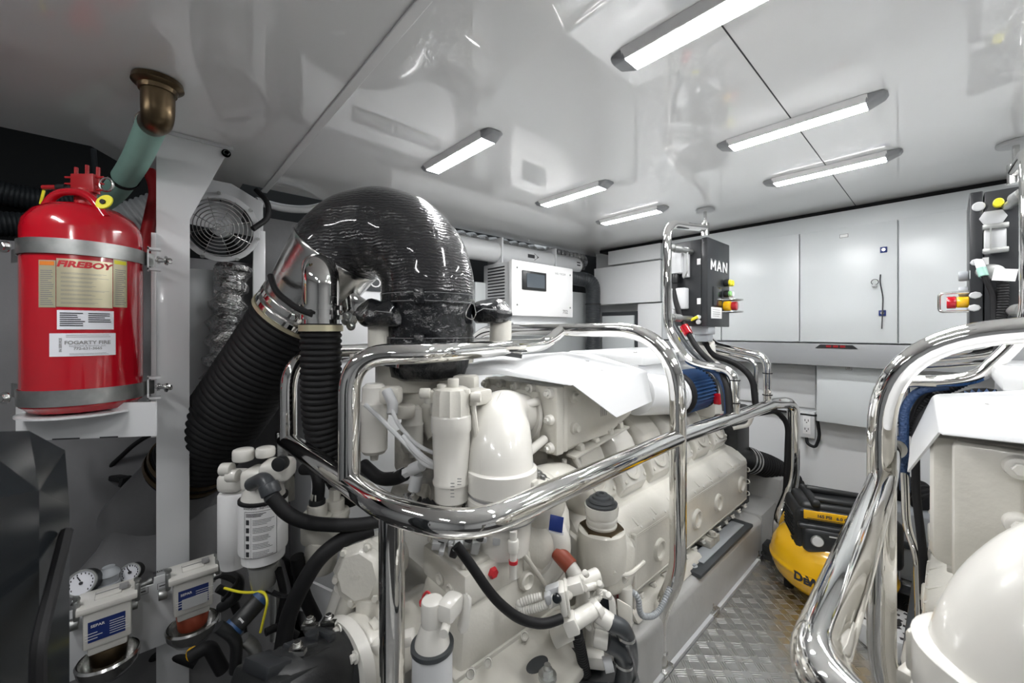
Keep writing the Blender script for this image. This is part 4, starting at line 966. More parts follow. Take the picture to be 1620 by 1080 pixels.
for i in range(6): a = i*math.pi/3+.3; m.bolt(p+ax*.012+(x_*math.cos(a)+y_*math.sin(a))*.062, ax, .008, .010)
f = pl(p+ax*.030, RT, UP); m.text('MAN', .015, f); B(m, 'pump_cover_bolts', 'eng', pp_)
m = M(); m.cyl(at(590, 935, d=.93), at(590, 985, d=.93), .038, bev=.004); m.cyl(at(556, 940, d=.95), at(530, 1010, d=.95), .022, bev=.003); m.tube([at(614, 935, d=.88), at(606, 975, d=.88), at(596, 988, d=.88)], .010, .02, 10); m.cyl(at(598, 985, d=.88), at(588, 994, d=.87), .015); B(m, 'pump_pedestal', 'eng', pp_)
m = M(); m.tube([at(545, 930, d=1.0), at(535, 960, d=1.0), at(522, 1000, d=1.0)], .026, .05, 18); B(m, 'inlet_pipe', 'eng2', pp_)
m = M(); p = at(560, 1040, d=.84); m.obox(at(608, 1018, d=.84), (.13, .03, .022), (0, -.25, YAW), .004); B(m, 'lower_bracket', 'eng2')
m = M(); m.cyl(at(672, 955, d=.87), at(672, 952, d=.87)+UP*.002, .012); m.tube([at(671, 960, d=.87), at(668, 944, d=.87), at(676, 934, d=.87), at(682, 942, d=.87), at(672, 950, d=.87)], .0028, .012, 8); B(m, 'dipstick_loop', 'inkr')
# spin-on filter
t = thing('oil_filter', 'pale grey-blue spin-on filter under a white head beside the front rail post', 'oil filter', at(684, 1080, d=.72))
a = at(684, 1022, d=.72); m = M(); m.cyl(a, a-UP*.16, .036, bev=.004); fb = m.build('canister', 'lgrey', t)
m = M(); m.band(a+UP*.002, UP, .030, .0385, .008); m.build('seal_ring', 'hoseg', t)
m = M(); m.lathe(a+UP*.002, UP, [(0, .032), (.012, .030), (.04, .02), (.045, .018)], 32); m.cyl(a+UP*.03, a+UP*.085, .020, bev=.004); m.obox(a+V((.02, .025, .07)), (.035, .05, .035), (0, 0, .4), .010); m.hull([a+V(q) for q in ((.03, .03, .02), (.045, .05, .02), (.03, .05, .085), (.045, .06, .085), (.01, .05, .03), (.01, .06, .085))], .006); m.cyl(a+V((.03, .01, .05)), a+V((.045, -.005, .05)), .008); m.build('filter_head', 'eng2', t)
f = pl(a+FW*-.0365-UP*.05, RT, UP); m = M(); m.lines(lambda u, v: f(u*.7, v), -.012, .030, .0, -.03, 4, .45, .3); m.build('print', 'blue', fb, 0)
# sensor clump on brackets in front of the thermostat housing
t = thing('water_valve_group', 'white valve block with cabled connectors between the gearbox and the front guard post', 'valve', at(960, 1000, d=1.0))
m = M()
def ob(q, d, size, rz=.8, rx=0, ry=0, bev=.004): m.obox(at(*q, d=d), size, (rx, ry, rz), bev)
def cy(a, b, da, db, r, bev=.002, seg=20): m.cyl(at(*a, d=da), at(*b, d=db), r, seg=seg, bev=bev)
cy((892, 932), (945, 908), .93, .98, .016); cy((900, 922), (948, 915), .95, .99, .012); ob((905, 928), .925, (.05, .03, .028), .75, 0, -.35); cy((868, 952), (900, 938), .88, .92, .013); ob((890, 946), .89, (.014, .046, .056), .75, 0, -.15); ob((897, 944), .90, (.008, .050, .060), .75, 0, -.15)
cy((905, 985), (942, 962), .89, .93, .019); ob((903, 986), .885, (.030, .036, .036), .75, 0, -.4); cy((938, 968), (945, 960), .925, .935, .024)
m.hull([at(x, y, d=d) for x, y in ((938, 935), (958, 930), (974, 948), (976, 992), (960, 1003), (938, 995)) for d in (.985, 1.03)], .010, 3)
m.hull([at(x, y, d=d) for x, y in ((938, 995), (972, 1000), (975, 1045), (945, 1050)) for d in (1.0, 1.05)], .008); cy((880, 975), (888, 1005), .93, .93, .014); ob((940, 1040), .99, (.05, .04, .03), .7)
for q in ((925, 905), (948, 922), (962, 940), (930, 990), (893, 968)): cy(q, (q[0]+3, q[1]+4), .93, .945, .007)
vg = m.build('valve_body', 'eng2', t)
m = M(); m.hull([at(x, y, d=d) for x, y in ((947, 944), (963, 948), (965, 978), (948, 982)) for d in (.980, .99)], .002); cy((880, 946), (884, 946), .865, .88, .010); m.build('inset_panel', 'blkg', vg)
m = M(); ob((876, 934), .90, (.035, .022, .024), .75, 0, -.4, .004); ob((868, 945), .885, (.016, .022, .022), .75, 0, -.4, .004); m.build('grey_plug', 'lgrey', vg)
m = M(); m.ring(at(956, 966, d=.977), FW, .006, .0012, 16, 6); m.build('inset_ring', 'lgrey', vg)
m = M(); m.hose([at(858, 943, d=.90), at(835, 948, d=.90), at(820, 955, d=.90), at(823, 965, d=.90), at(845, 963, d=.89), at(866, 955, d=.88)], .0095, .006, .0015, .02, 14); m.hose([at(925, 930, d=.92), at(946, 925, d=.96), at(950, 945, d=.96), at(930, 955, d=.93)], .008, .006, .001, .02, 12); m.build('white_conduits', 'eng2', vg)
m = M(); m.hose([at(908, 985, d=.90), at(915, 1010, d=.92), at(922, 1045, d=.95), at(928, 1075, d=.98)], .014, .009, .003, .03, 16); m.build('black_conduit', 'rub', vg)
m = M(); m.cyl(at(945, 970, d=.93), at(967, 985, d=.92), .019, bev=.002); m.cyl(at(940, 1008, d=.94), at(962, 1015, d=.93), .019, bev=.002); m.build('outlet', 'eng2', vg)
m = M(); m.tube([at(964, 984, d=.92), at(985, 992, d=.92), at(994, 1012, d=.93), at(998, 1045, d=.96), at(990, 1085, d=.98)], .019, .03, 14); m.tube([at(960, 1015, d=.93), at(980, 1025, d=.93), at(990, 1050, d=.94), at(985, 1085, d=.95)], .020, .03, 14); m.build('outlet_hose', 'hoseg', vg)
m = M(); 
for q in ((990, 1006), (986, 1048)): m.band(at(*q, d=.925), (.1, .1, 1), .019, .0215, .006)
m.build('hose_clamp', 'steel', vg)
m = M(); m.hull([at(975, 945, d=1.05), at(1000, 960, d=1.05), at(998, 1000, d=1.05), at(978, 990, d=1.05), at(975, 945, d=1.1), at(1000, 960, d=1.1), at(998, 1000, d=1.1), at(978, 990, d=1.1)], .006); m.build('side_flange', 'eng', t)
m = M(); m.tube([at(885, 985, d=.95), at(880, 1000, d=1.0), at(905, 990, d=1.0)], .02, .03, 16); m.cyl(at(875, 1010, d=.92), at(905, 995, d=.92), .02, bev=.002); m.build('elbow', 'eng', t)
m = M(); p = at(955, 1055, d=1.0); m.obox(p, (.16, .10, .012), (0, 0, .75), .003); m.obox(p-UP*.04, (.16, .10, .05), (0, 0, .75), .003); tg = m.build('base_bracket', 'blk', t)
m = M(); a = at(962, 1050, d=.93); m.band(a, RT+UP*.2, .012, .016, .02); m.build('open_pipe_end', 'lgrey', t)
def tb2(name, pts, r, mt, lab, cat='cable', fil=.06, seg=14, corr=None):
    m = M()
    if corr: m.hose(pts, r, corr, corr*.3, fil, seg)
    else: m.tube(pts, r, fil, seg)
    return tag(m.build(name, mt), lab, cat)
tb2('black_cable', [at(722, 862, d=.80), at(745, 893, d=.80), at(782, 948, d=.80), at(822, 980, d=.82), at(860, 988, d=.84), at(888, 978, d=.86)], .010, 'rub', 'thick black cable sagging across the white gearbox', fil=.1)
tb2('white_pipe', [at(815, 862, d=.95), at(835, 885, d=1.0), at(870, 935, d=1.05)], .006, 'eng', 'thin white pipe running down behind the gearbox towards the valve block', 'pipe')
tb2('cable_conduit', [at(985, 880+50, d=1.15), at(1010, 940, d=1.15), at(1012, 975, d=1.15), at(1040, 975, d=1.2), at(1060, 930, d=1.25)], .009, 'grey', 'grey corrugated conduit looping below the near end of the engine side cover', corr=.008)
m = M(); p = at(988, 945, d=1.2); m.cyl(p-UP*.03, p+UP*.01, .022); tag(m.build('red_plug', 'red'), 'small red cap in the dark gap behind the front guard post', 'cap')

MIR = False
eR = engine('right'); MIR = False; MX = -.70

# ------------------------------------------------------------------ girders, rails
def girder(lab):
    t = thing('engine_girder', lab, 'girder', (-.7, 1.3, -1.4))
    m = M(); m.prism([V((-.615, 1.0, -1.4)), V((-.615, 1.0, -.93)), V((-.635, 1.0, -.915)), V((-.87, 1.0, -.915)), V((-.89, 1.0, -.93)), V((-.89, 1.0, -1.4))], (0, 1.22, 0), .012, 3)
    m.prism([V((-.615, 1.005, -1.4)), V((-.615, 1.005, -1.12)), V((-.89, 1.005, -1.12)), V((-.89, 1.005, -1.4))], (0, -1.8, 0), .01); m.build('beam', 'gird', t)
    m = M(); a = .665; m.box(-.70, -.612, 1.50, 2.08, -.916, -.902, .003); pk = m.build('mount_tray', 'hoseg', t)
    m = M(); m.box(-.69, -.635, 1.58, 2.03, -.902, -.897, .002); m.bolt((-.66, 1.54, -.902), UP, .012, .008); m.build('mount_plate', 'grey', pk)
girder('grey painted girder carrying the left engine beside the walkway')
MIR = True; girder('grey painted girder under the right engine at the edge of the walkway'); MIR = False

RR = .0265
def rails(side):
    global MIR
    MIR = side == 'right'
    t = thing('guard_rail', 'polished steel tube guard rail wrapping the near corner of the %s engine' % side, 'guard rail', (-.6, 1.25, FLOOR), 'polished guard rails')
    zr = -.35; cn = -.565 if side == 'left' else -.606
    rail = [(-.565, 2.27, zr), (-.597, 1.27, zr), (-.565, .40, zr), (-.72, .345, zr), (-1.0, .338, zr), (-1.43, .325, zr)]
    m = M(); m.tube([(-.515, 2.30, -1.06), (-.515, 2.30, -.62-.33), (-.49, 2.30, -.80), (-.49, 2.30, -.42), (-.55, 2.27, zr)] if 0 else [(-.545, 2.22, -1.02), (-.545, 2.22, -.90), (-.505, 2.31, -.74), (-.505, 2.31, zr), (-.56, 2.20, zr), (-.597, 1.27, zr), (cn, .42 if side == 'left' else .49, zr), (-.72, .345 if side == 'left' else .44, zr), (-1.02, .338, zr), (-1.43, .325, zr)], RR, .13, 24, 12); m.build('top_rail', 'chrome', t)
    # hoop B: main post and arch across the engine
    m = M(); m.tube([(-.640, 1.23, -1.06), (-.640, 1.23, -.93), (-.594, 1.275, -.80), (-.594, 1.275, .001), (-1.75, 1.275, .001), (-1.75, 1.275, -.8)], RR, .24, 24, 14); m.build('arch_post', 'chrome', t)
    if side == 'left':
        m = M(); m.tube([(-.925, .34, zr), (-.925, .34, -.056), (-.83, .50, -.056), (-1.06, 1.14, -.056), (-1.08, 1.265, .0)], .0245, .15, 24, 12); m.build('corner_hoop', 'chrome', t)
        m = M(); m.tube([(-1.40, .325, zr), (-1.40, .325, -.075), (-1.46, .55, -.075), (-1.46, 1.25, -.056)], .0245, .14, 24, 12); m.build('corner_hoop', 'chrome', t)
    m = M(); m.tube([(-.735, .352, zr), (-.735, .352, -1.3)], .025, .1, 24); m.build('corner_post', 'chrome', t)
    for (x, y, z0, z1) in ((-.640, 1.23, -1.16, -1.045), (-.545, 2.22, -1.1, -1.0)):
        m = M(); m.cyl((x, y, z0), (x, y, z1), .032); m.box(x-.06, x+.02, y-.04, y+.04, z0, z1-.03, .004); m.bolt((x-.05, y-.041, z1-.07), (0, -1, 0), .009, .01); m.build('foot_socket', 'steel' if y < 2 else 'blk', t)
    m = M(); m.box(-1.46, -1.43, .30, .35, -.42, -.325, .004); m.box(-1.435, -1.425, .30, .35, -.55, -.33, .001); m.build('end_plate', 'steel', t)
    m = M(); m.cyl((-.597, 1.62, zr), (-.594, 1.625, zr), RR+.001); m.build('sleeve_joint', 'steel', t)
    # seat clamp on hoop
    MIR = False
    return t
rails('left'); rails('right')

# ------------------------------------------------------------------ control panels with their tube stand
def stand(side):
    global MIR
    MIR = side == 'right'
    t = thing('panel_stand', 'bent polished tubes carrying the black control panel of the %s engine up to the ceiling' % side, 'stand', (-.85, 2.1, -.35), 'tube stands of the control panels')
    m = M()
    p1 = [(-.575, 1.73, -.34), (-.575, 1.73, -.16), (-.70, 1.73, -.15), (-.76, 1.72, -.13), (-.845, 1.71, .0), (-.845, 1.71, .475), (-.853, 2.135, .53)]
    m.tube(p1, .0185, .085, 20, 10)
    m.build('stand_tube', 'chrome', t)
    m = M(); m.tube([(-.565, 2.12, -.34), (-.565, 2.12, -.12), (-.69, 2.13, -.10), (-.83, 2.14, -.07), (-.853, 2.14, .05)], .017, .11, 18, 10); m.build('stand_tube', 'chrome', t)
    m = M(); m.tube([(-.60, 2.08, -.34), (-.60, 2.08, -.14), (-.70, 2.09, -.125), (-.83, 2.10, -.10)], .010, .10, 14, 10); m.build('thin_tube', 'chrome', t)
    m = M(); m.cyl((-.853, 2.14, .49), (-.853, 2.14, .555), .020); m.cyl((-.853, 2.14, .5), (-.853, 2.14, CEIL-.004), .008); m.build('ceiling_rod', 'steel', t)
    m = M(); m.cyl((-.853, 2.14, CEIL-.014), (-.853, 2.14, CEIL-.001), .045, bev=.004); m.build('ceiling_plate', 'lgrey', t)
    for (x, y, z) in ((-.575, 1.73, -.29), (-.575, 1.73, -.20), (-.565, 2.12, -.30), (-.565, 2.12, -.20)):
        m = M(); m.band((x, y, z), UP, .016, .0205, .004); m.obox((x+.004, y-.021, z), (.008, .006, .005)); m.build('cable_tie', 'rub', t)
    for z in (.37, .055):
        m = M(); m.cyl((-.845, 1.715, z), (-.82, 1.90, z), .012); m.cyl((-.84, 1.75, z), (-.83, 1.80, z), .018); m.build('stand_off', 'galv', t)
    t = thing('control_panel', 'black engine control panel box lettered in white on its side, above the left engine' if side == 'left' else 'black engine control panel box full of plugs and sockets at the right edge', 'control panel', (-.82, 2.0, .02))
    x0, x1, y0, y1, z0, z1 = -.925, -.745, 1.90, 2.165, .02, .425
    m = M(); m.box(x0, x1-.03, y0, y1, z0, z1, .003); m.box(x1-.028, x1, y0-.003, y1+.003, z0-.004, z1+.004, .003); cs = m.build('case', 'blkp', t)
    if side == 'left':
        m = M(); f = pl((x1+.0012, 1.930, .282), YP, UP); H = .052; s = .014; W = .062
        for k, ch in enumerate('MAN'):
            o = k*.072; q = lambda *pts: poly2(m, f, [(o+a, b) for a, b in pts])
            if ch in 'MN': q((0, 0), (s, 0), (s, H), (0, H)); q((W-s, 0), (W, 0), (W, H), (W-s, H))
            if ch == 'N': q((W-s-.002, 0), (W, 0), (s+.002, H), (0, H))
            if ch == 'M': q((0, H), (s*1.05, H), (W/2+.005, .012), (W/2-.005, .012)); q((W-s*1.05, H), (W, H), (W/2+.005, .012), (W/2-.005, .012))
            if ch == 'A': q((0, 0), (s, 0), (W/2+.006, H), (W/2-.007, H)); q((W-s, 0), (W, 0), (W/2+.007, H), (W/2-.006, H)); q((.015, .012), (W-.015, .012), (W-.018, .022), (.018, .022))
        m.build('brand_lettering', 'inkw', t, 0)
        m = M(); m.box(x1, x1+.004, 1.955, 2.06, .115, .205, .002); m.build('display_frame', 'blkg', t)
        m = M(); m.box(x1, x1+.003, 1.935, 2.06, .055, .108, .001); lb = m.build('label_plate', 'inkw', t)
        m = M(); m.lines(pl((x1+.0035, 2.0, .081), YP, UP), -.055, .055, .02, -.02, 4, .3, .5); m.build('small_print', 'inkg', lb, 0)
        for y, z, mt in ((2.10, .232, 'yelt'), (2.10, .178, 'knobg')):
            m = M(); m.cyl((x1, y, z), (x1+.022, y, z), .017, bev=.003); m.build('switch_base', 'blk', t)
            m = M(); m.cyl((x1+.02, y, z), (x1+.032, y, z), .014, bev=.003); m.build('push_button', mt, t)
            m = M(); m.cyl((x1, y+.042, z), (x1+.028, y+.042, z), .015, bev=.003); m.build('push_button', 'paper' if z < .2 else 'yelt', t)
        m = M(); m.cyl((x1, 2.10, .118), (x1+.03, 2.10, .118), .024, bev=.003); m.build('stop_base', 'yel', t)
        m = M(); m.cyl((x1+.03, 2.115, .118), (x1+.055, 2.115, .118), .022, bev=.004); m.build('stop_button', 'red', t)
        m = M(); m.tube([(x1, 2.06, .148), (x1+.055, 2.07, .148), (x1+.07, 2.12, .148), (x1+.07, 2.15, .148), (x1, 2.16, .148)], .004, .02, 10); m.tube([(x1, 2.06, .09), (x1+.055, 2.07, .09), (x1+.07, 2.12, .09), (x1+.07, 2.15, .09), (x1, 2.16, .09)], .004, .02, 10); m.build('stop_guard', 'steel', t)
        m = M(); m.box(-.905, -.845, y0-.05, y0, .27, .395, .006); m.box(-.85, -.825, y0-.035, y0, .25, .39, .004); c1 = m.build('connector_block', 'lgrey', t)
        m = M(); m.tube([(-.82, y0-.03, .385), (-.82, y0-.045, .37), (-.82, y0-.045, .27), (-.84, y0-.04, .245)], .004, .01, 8); m.build('latch', 'galv', c1)
        m = M(); m.box(-.905, -.83, y0-.045, y0, .10, .20, .006); m.cyl((-.895, y0-.03, .04), (-.895, y0-.03, .10), .016, bev=.003); m.build('connector_block', 'lgrey', t)
        m = M(); m.cyl((-.885, y0-.03, .225), (-.885, y0-.03, .27), .019, bev=.004); m.build('cable_gland', 'blk', t)
        for x, z in ((-.785, .32), (-.785, .135)):
            m = M(); m.box(x-.008, x+.008, y0-.0025, y0, z-.014, z+.014); m.build('small_label', 'inkw', t)
        for x, z in ((-.785, .06), (-.785, .038)): m = M(); m.cyl((x, y0-.012, z), (x, y0, z), .011, bev=.003); m.build('socket_cap', 'lgrey', t)
        m = M(); m.cyl((-.815, y0-.014, .047), (-.785, y0-.014, .062), .007); m.build('yellow_plug', 'yelt', t)
        m = M(); m.box(-.82, -.755, 1.93, 1.99, -.055, .018, .006); m.box(-.83, -.75, 1.92, 2.0, -.02, .02, .004); m.build('lower_connector', 'grey', t)
        m = M(); m.box(-.938, -.926, y0, y0+.02, .18, .30, .001); m.build('yellow_strip', 'yelt', t)
        def cab(n, pts, r, mt, lab, corr=None): tb2(n, pts, r, mt, lab, 'cable', .1, 14, corr)
        c0 = V((-.885, y0-.03, .225))
        tb2('cable_bundle', [c0, (-.88, y0-.045, .15), (-.835, y0-.06, .03), (-.76, y0-.08, -.085), (-.69, 1.80, -.14), (-.60, 1.72, -.20), (-.585, 1.70, -.33)], .012, 'rub', 'thick black cable bundle arching from the lettered control panel down to the left rail', 'cable', .12, 14)
        tb2('cable_bundle', [(-.895, y0-.03, .04), (-.86, y0-.06, -.0), (-.79, y0-.09, -.09), (-.71, 1.79, -.145), (-.63, 1.745, -.21), (-.615, 1.74, -.33)], .010, 'hoseg', 'dark grey cable bundle beside the thick black one below the lettered control panel', 'cable', .1, 14)
        m = M(); p = V((-.815, y0-.068, -.0)); m.cyl(p-V((.012, -.005, -.018)), p+V((.014, -.006, -.018)), .0195); tag(m.build('red_cable_band', 'red'), 'red band around the black cable bundle under the lettered control panel', 'cable band')
        tb2('cable_bundle', [(-.785, 1.96, -.05), (-.77, 2.0, -.12), (-.68, 2.06, -.155), (-.61, 2.07, -.22), (-.60, 2.07, -.34)], .014, 'rub', 'black cable bundle inside the farther bent tube of the left stand', 'cable', .09, 14)
        tb2('yellow_wire', [(-.85, y0-.01, .02), (-.875, y0-.02, -.03), (-.855, y0-.02, -.09)], .003, 'yelt', 'thin yellow wire hanging below the lettered control panel', 'wire', .03, 8)
        tb2('blue_hose', [(-.73, 1.75, -.155), (-.65, 1.74, -.17), (-.607, 1.74, -.24), (-.607, 1.74, -.34)], .012, 'blueh', 'blue braided hose under the nearer bent tube of the left stand', 'hose', .07, 12)
    else:
        MIR = False
        f0 = 1.90
        def fx(px, py): return at(px, py, Y=f0)
        def disc(px, py, rx, rz, mt, nm, n=24, dpt=.008):
            c = fx(px, py); m = M(); m.lathe(c+YP*.001, -YP, [(0, rx), (dpt, rx), (dpt+.002, rx*.8)], n, sx=1, sy=rz/rx, xdir=XP); return m.build(nm, mt, t)
        disc(1548, 327, .014, .014, 'lgrey', 'blank_socket'); disc(1579, 322, .011, .013, 'yelt', 'yellow_cap', dpt=.02)
        c = fx(1571, 344); m = M(); m.prism([c+V(p) for p in ((-.028, -.001, 0), (-.018, -.001, .02), (.018, -.001, .02), (.028, -.001, 0), (.018, -.001, -.02), (-.018, -.001, -.02))], (0, -.004, 0), .001); m.build('hex_plate', 'lgrey', t)
        a, b = fx(1556, 399), fx(1591, 360); m = M(); m.box(a.x, b.x, f0-.035, f0, a.z, b.z, .008); k = m.build('large_connector', 'lgrey', t)
        m = M(); m.box(a.x-.004, b.x+.004, f0-.045, f0-.03, b.z-.006, b.z+.010, .003); m.box(a.x-.004, b.x+.004, f0-.045, f0-.03, a.z-.010, a.z+.006, .003); m.box(a.x+.01, a.x+.014, f0-.047, f0-.03, a.z, b.z); m.build('latch', 'galv', k)
        for q in ((1542, 387), (1540, 434), (1558, 414), (1588, 455), (1587, 476), (1585, 495)): c = fx(*q); m = M(); m.box(c.x-.008, c.x+.008, f0-.0025, f0, c.z-.013, c.z+.013); m.build('small_label', 'inkw', t)
        for q in ((1543, 467), (1541, 487), (1545, 415)): disc(*q, .014, .011, 'lgrey', 'round_socket', 8)
        c = fx(1566, 430); m = M(); m.lathe(c, -YP, [(0, .024), (.012, .022), (.016, .015)], 20, sx=1.3, sy=1, xdir=XP); m.build('round_connector', 'galv', t)
        c = fx(1500, 478); 
        m = M(); m.cyl((.045, 1.93, c.z+.0), (.018, 1.93, c.z), .018, bev=.003); m.build('stop_base', 'yel', t)
        m = M(); m.cyl((.018, 1.93, c.z), (-.004, 1.93, c.z), .020, bev=.003); m.build('stop_button', 'red', t)
        m = M(); m.tube([(.044, 1.91, c.z+.03), (-.02, 1.91, c.z+.03), (-.02, 1.91, c.z-.03), (.044, 1.91, c.z-.03)], .004, .012, 10); m.build('stop_guard', 'steel', t)
        for dz in (.105, .155): m = M(); m.cyl((.045, 1.95, c.z+dz-.07), (.022, 1.95, c.z+dz-.07), .016, bev=.004); m.build('switch_base', 'grey', t)
        m = M(); q = fx(1548, 413)-YP*.02; w_ = fx(1556, 440)-YP*.035; pts = [q, w_, fx(1572, 470)-YP*.03, fx(1571, 510)-YP*.03, (.10, 1.82, -.08), (.02, 1.80, -.15), (-.06, 1.76, -.20), (-.09, 1.75, -.33)]; m.tube(pts, .007, .05, 10)
        tag(m.build('plug_cable', 'rub'), 'thin black cable from a socket of the right-hand control panel', 'cable')
        m = M(); m.cyl(q, q+(w_-q)*.45, .010); k = tag(m.build('white_plug', 'inkw'), 'white plug with a green band in the right-hand control panel', 'plug'); m = M(); m.cyl(q+(w_-q)*.45, q+(w_-q)*.95, .0105); m.build('green_band', 'grn', k)
        m = M(); m.hose([fx(1585, 445)-YP*.03, fx(1585, 480)-YP*.03, fx(1580, 515)-YP*.03, (.12, 1.82, -.07), (.03, 1.79, -.16), (-.05, 1.77, -.21), (-.08, 1.75, -.33)], .013, .008, .002, .06, 14); tag(m.build('cable_conduit', 'rub'), 'black corrugated conduit dropping from the right-hand control panel', 'conduit')
        m = M(); c = fx(1587, 437)-YP*.05; m.obox(c, (.045, .001, .035), (.1, .15, .1)); k = tag(m.build('paper_tag', 'inkw', None, 0), 'white paper tag tied to the conduit of the right-hand control panel', 'tag')
        m = M(); m.tube([(-.0, 1.74, -.165), (-.06, 1.735, -.18), (-.093, 1.735, -.24), (-.093, 1.735, -.36), (-.09, 1.735, -.5)], .012, .07, 12); tag(m.build('blue_hose', 'blueh'), 'blue braided hose under the bent tube of the right stand', 'hose')
        m = M(); m.tube([(.02, 1.76, -.20), (-.04, 1.75, -.23), (-.068, 1.74, -.30), (-.065, 1.7, -.5), (-.05, 1.65, -.62), (-.03, 1.6, -1.05)], .010, .08, 12); tag(m.build('cable_bundle', 'rub'), 'black cable bundle running down beside the right engine', 'cable')
    MIR = False
stand('left'); stand('right')
tb2('cable_bundle', [(-.60, 1.75, -.375), (-.585, 2.0, -.375), (-.555, 2.22, -.385), (-.52, 2.28, -.45), (-.53, 2.28, -.8), (-.56, 2.22, -.95)], .012, 'rub', 'black cables strapped under the far end of the left guard rail and down its post', fil=.07)
tb2('cable_bundle', [(-.545, 2.26, -.42), (-.50, 2.34, -.5), (-.50, 2.34, -.78), (-.53, 2.27, -.95)], .010, 'hoseg', 'dark grey cable hanging inside the far end post of the left guard rail', fil=.05)
tb2('steel_conduit', [(-.095+.0, 1.75, -.36), (-.085, 1.7, -.60), (-.06, 1.66, -.66), (-.05, 1.66, -1.08)], .010, 'chrome', 'thin polished conduit dropping beside the right engine', 'conduit')
# coolant hose at the far end of the left engine
a, b = at(1180, 722, d=2.12), at(1290, 800, d=2.5)
tb2('ribbed_hose', [at(1182, 727, d=2.15), at(1225, 740, d=2.25), at(1265, 775, d=2.35), at(1285, 820, d=2.4)], .066, 'rub', 'black ribbed hose leaving the far end of the left engine behind the guard post', 'hose', .12, 30, .022)
m = M(); p = at(1182, 727, d=2.15); q = at(1225, 740, d=2.25)
for k in (-.1, .02, .12): m.band(p+(q-p)*k, q-p, .062, .070, .012)
tag(m.build('hose_clamps', 'steel'), 'steel clamps on the ribbed hose at the far end of the left engine', 'clamp')
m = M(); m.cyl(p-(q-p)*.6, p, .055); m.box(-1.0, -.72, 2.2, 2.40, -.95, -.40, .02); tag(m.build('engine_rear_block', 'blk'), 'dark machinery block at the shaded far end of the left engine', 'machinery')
m = M(); m.box(-.88, -.62, 2.26, 2.7, -1.40, -.92, .03); tag(m.build('aft_girder', 'gird'), 'low grey girder end beyond the left engine', 'girder')
m = M(); m.box(-1.9, -.6, 2.5, 2.75, -1.4, -.80, .02); tag(m.build('aft_step', 'gird'), 'grey step along the foot of the far bulkhead', 'step')
# right: grey case and perforated drum past the right guard post
c = at(1435, 870, d=1.9); t = thing('grey_case', 'grey plastic case on the floor past the right guard post', 'case', (c.x, c.y, FLOOR))
m = M(); m.box(-.17, .20, 2.45, 2.70, FLOOR, -.80, .02); m.build('body', 'grey', t); m = M(); m.box(-.175, .205, 2.44, 2.71, -.955, -.925, .006); m.build('lid_seam', 'hoseg', t)
c = at(1432, 945, Z=-1.03); t = thing('perforated_drum', 'round white perforated drum on the walkway past the right guard post', 'drum', (c.x, c.y, FLOOR))
c = V((-.13, 1.93, FLOOR+.002)); m = M(); m.cyl(c, c+UP*.075, .115, bev=.012); m.build('drum_body', 'lgrey', t)
m = M()
for i in range(3):
    for j in range(6+i*7): a = j*2*math.pi/(6+i*7); q = c+UP*.0755+V((math.cos(a), math.sin(a), 0))*(.03+i*.03); m.obox(q, (.012, .012, .001), (0, 0, a))
m.build('perforations', 'ink', t, 0)
m = M(); m.cyl(c+UP*.075, c+UP*.078, .022); m.build('hub', 'blk', t)
m = M(); m.hose([at(1405, 775, Y=2.65), at(1440, 770, Y=2.62), at(1475, 800, Y=2.55)], .06, .02, .006, .1, 24); tag(m.build('ribbed_hose', 'rub'), 'black ribbed hose glimpsed between the right guard post and the right engine', 'hose')

# ------------------------------------------------------------------ pancake air compressor
CX, CY = -.33, 2.08
t = thing('air_compressor', 'yellow and black pancake air compressor standing on the walkway', 'air compressor', (CX, CY, FLOOR))
m = M(); m.lathe((CX, CY, -1.065), UP, [(0, .07), (.003, .12), (.02, .165), (.05, .192), (.085, .205), (.098, .208), (.100, .210), (.110, .210), (.112, .208), (.125, .205), (.165, .197), (.205, .172), (.235, .135), (.248, .09), (.252, .05), (.252, .01)], 64); tk = m.build('tank', 'yel', t, 50)
for a in (.3, 1.9, 3.5, 5.1):
    m = M(); q = V((CX+.14*math.cos(a), CY+.14*math.sin(a), 0)); m.cyl(q+UP*FLOOR, q+UP*(FLOOR+.055), .018, bev=.003); m.build('rubber_foot', 'rub', t)
def tankfn(px, py):
    th0 = math.atan2(at(px, py, d=1).y*1.55-CY, at(px, py, d=1).x*1.55-CX)
    ray = at(px, py, d=1); aa = ray.x**2+ray.y**2; bb = -2*(ray.x*CX+ray.y*CY); cc = CX**2+CY**2-.2085**2; k = (-bb-math.sqrt(bb*bb-4*aa*cc))/(2*aa); p = ray*k; th = math.atan2(p.y-CY, p.x-CX)
    def g(u, v):
        z = -1.065+.098+v; s = (z+1.065-.1)/.1; r = .2095*math.sqrt(max(.05, 1-min(1, (s)**2)*.28)); return V((CX+r*math.cos(th+u/.2), CY+r*math.sin(th+u/.2), z))
    return g
m = M(); g = tankfn(1296, 915)
m.grid(lambda a, b: (lambda p: p)(g(-.085+a*.17, -.022+b*.044)), 16, 4)
for v in m.bm.verts: v.co += (V((v.co.x-CX, v.co.y-CY, 0)).normalized())*-.0006
ml = m.build('brand_patch', 'yel', tk, 60)
m = M(); gg = lambda u, v: g(u, v)+V((g(u, v).x-CX, g(u, v).y-CY, 0)).normalized()*.0012
for ch, u0, sz in (('D', -.066, .044), ('E', -.040, .032), ('WALT', .022, .044)): m.text(ch, sz, lambda u, v: gg(u+u0, v+(0 if ch != 'E' else -.004)), bold=.0022)
m.build('brand_lettering', 'ink', tk, 0)
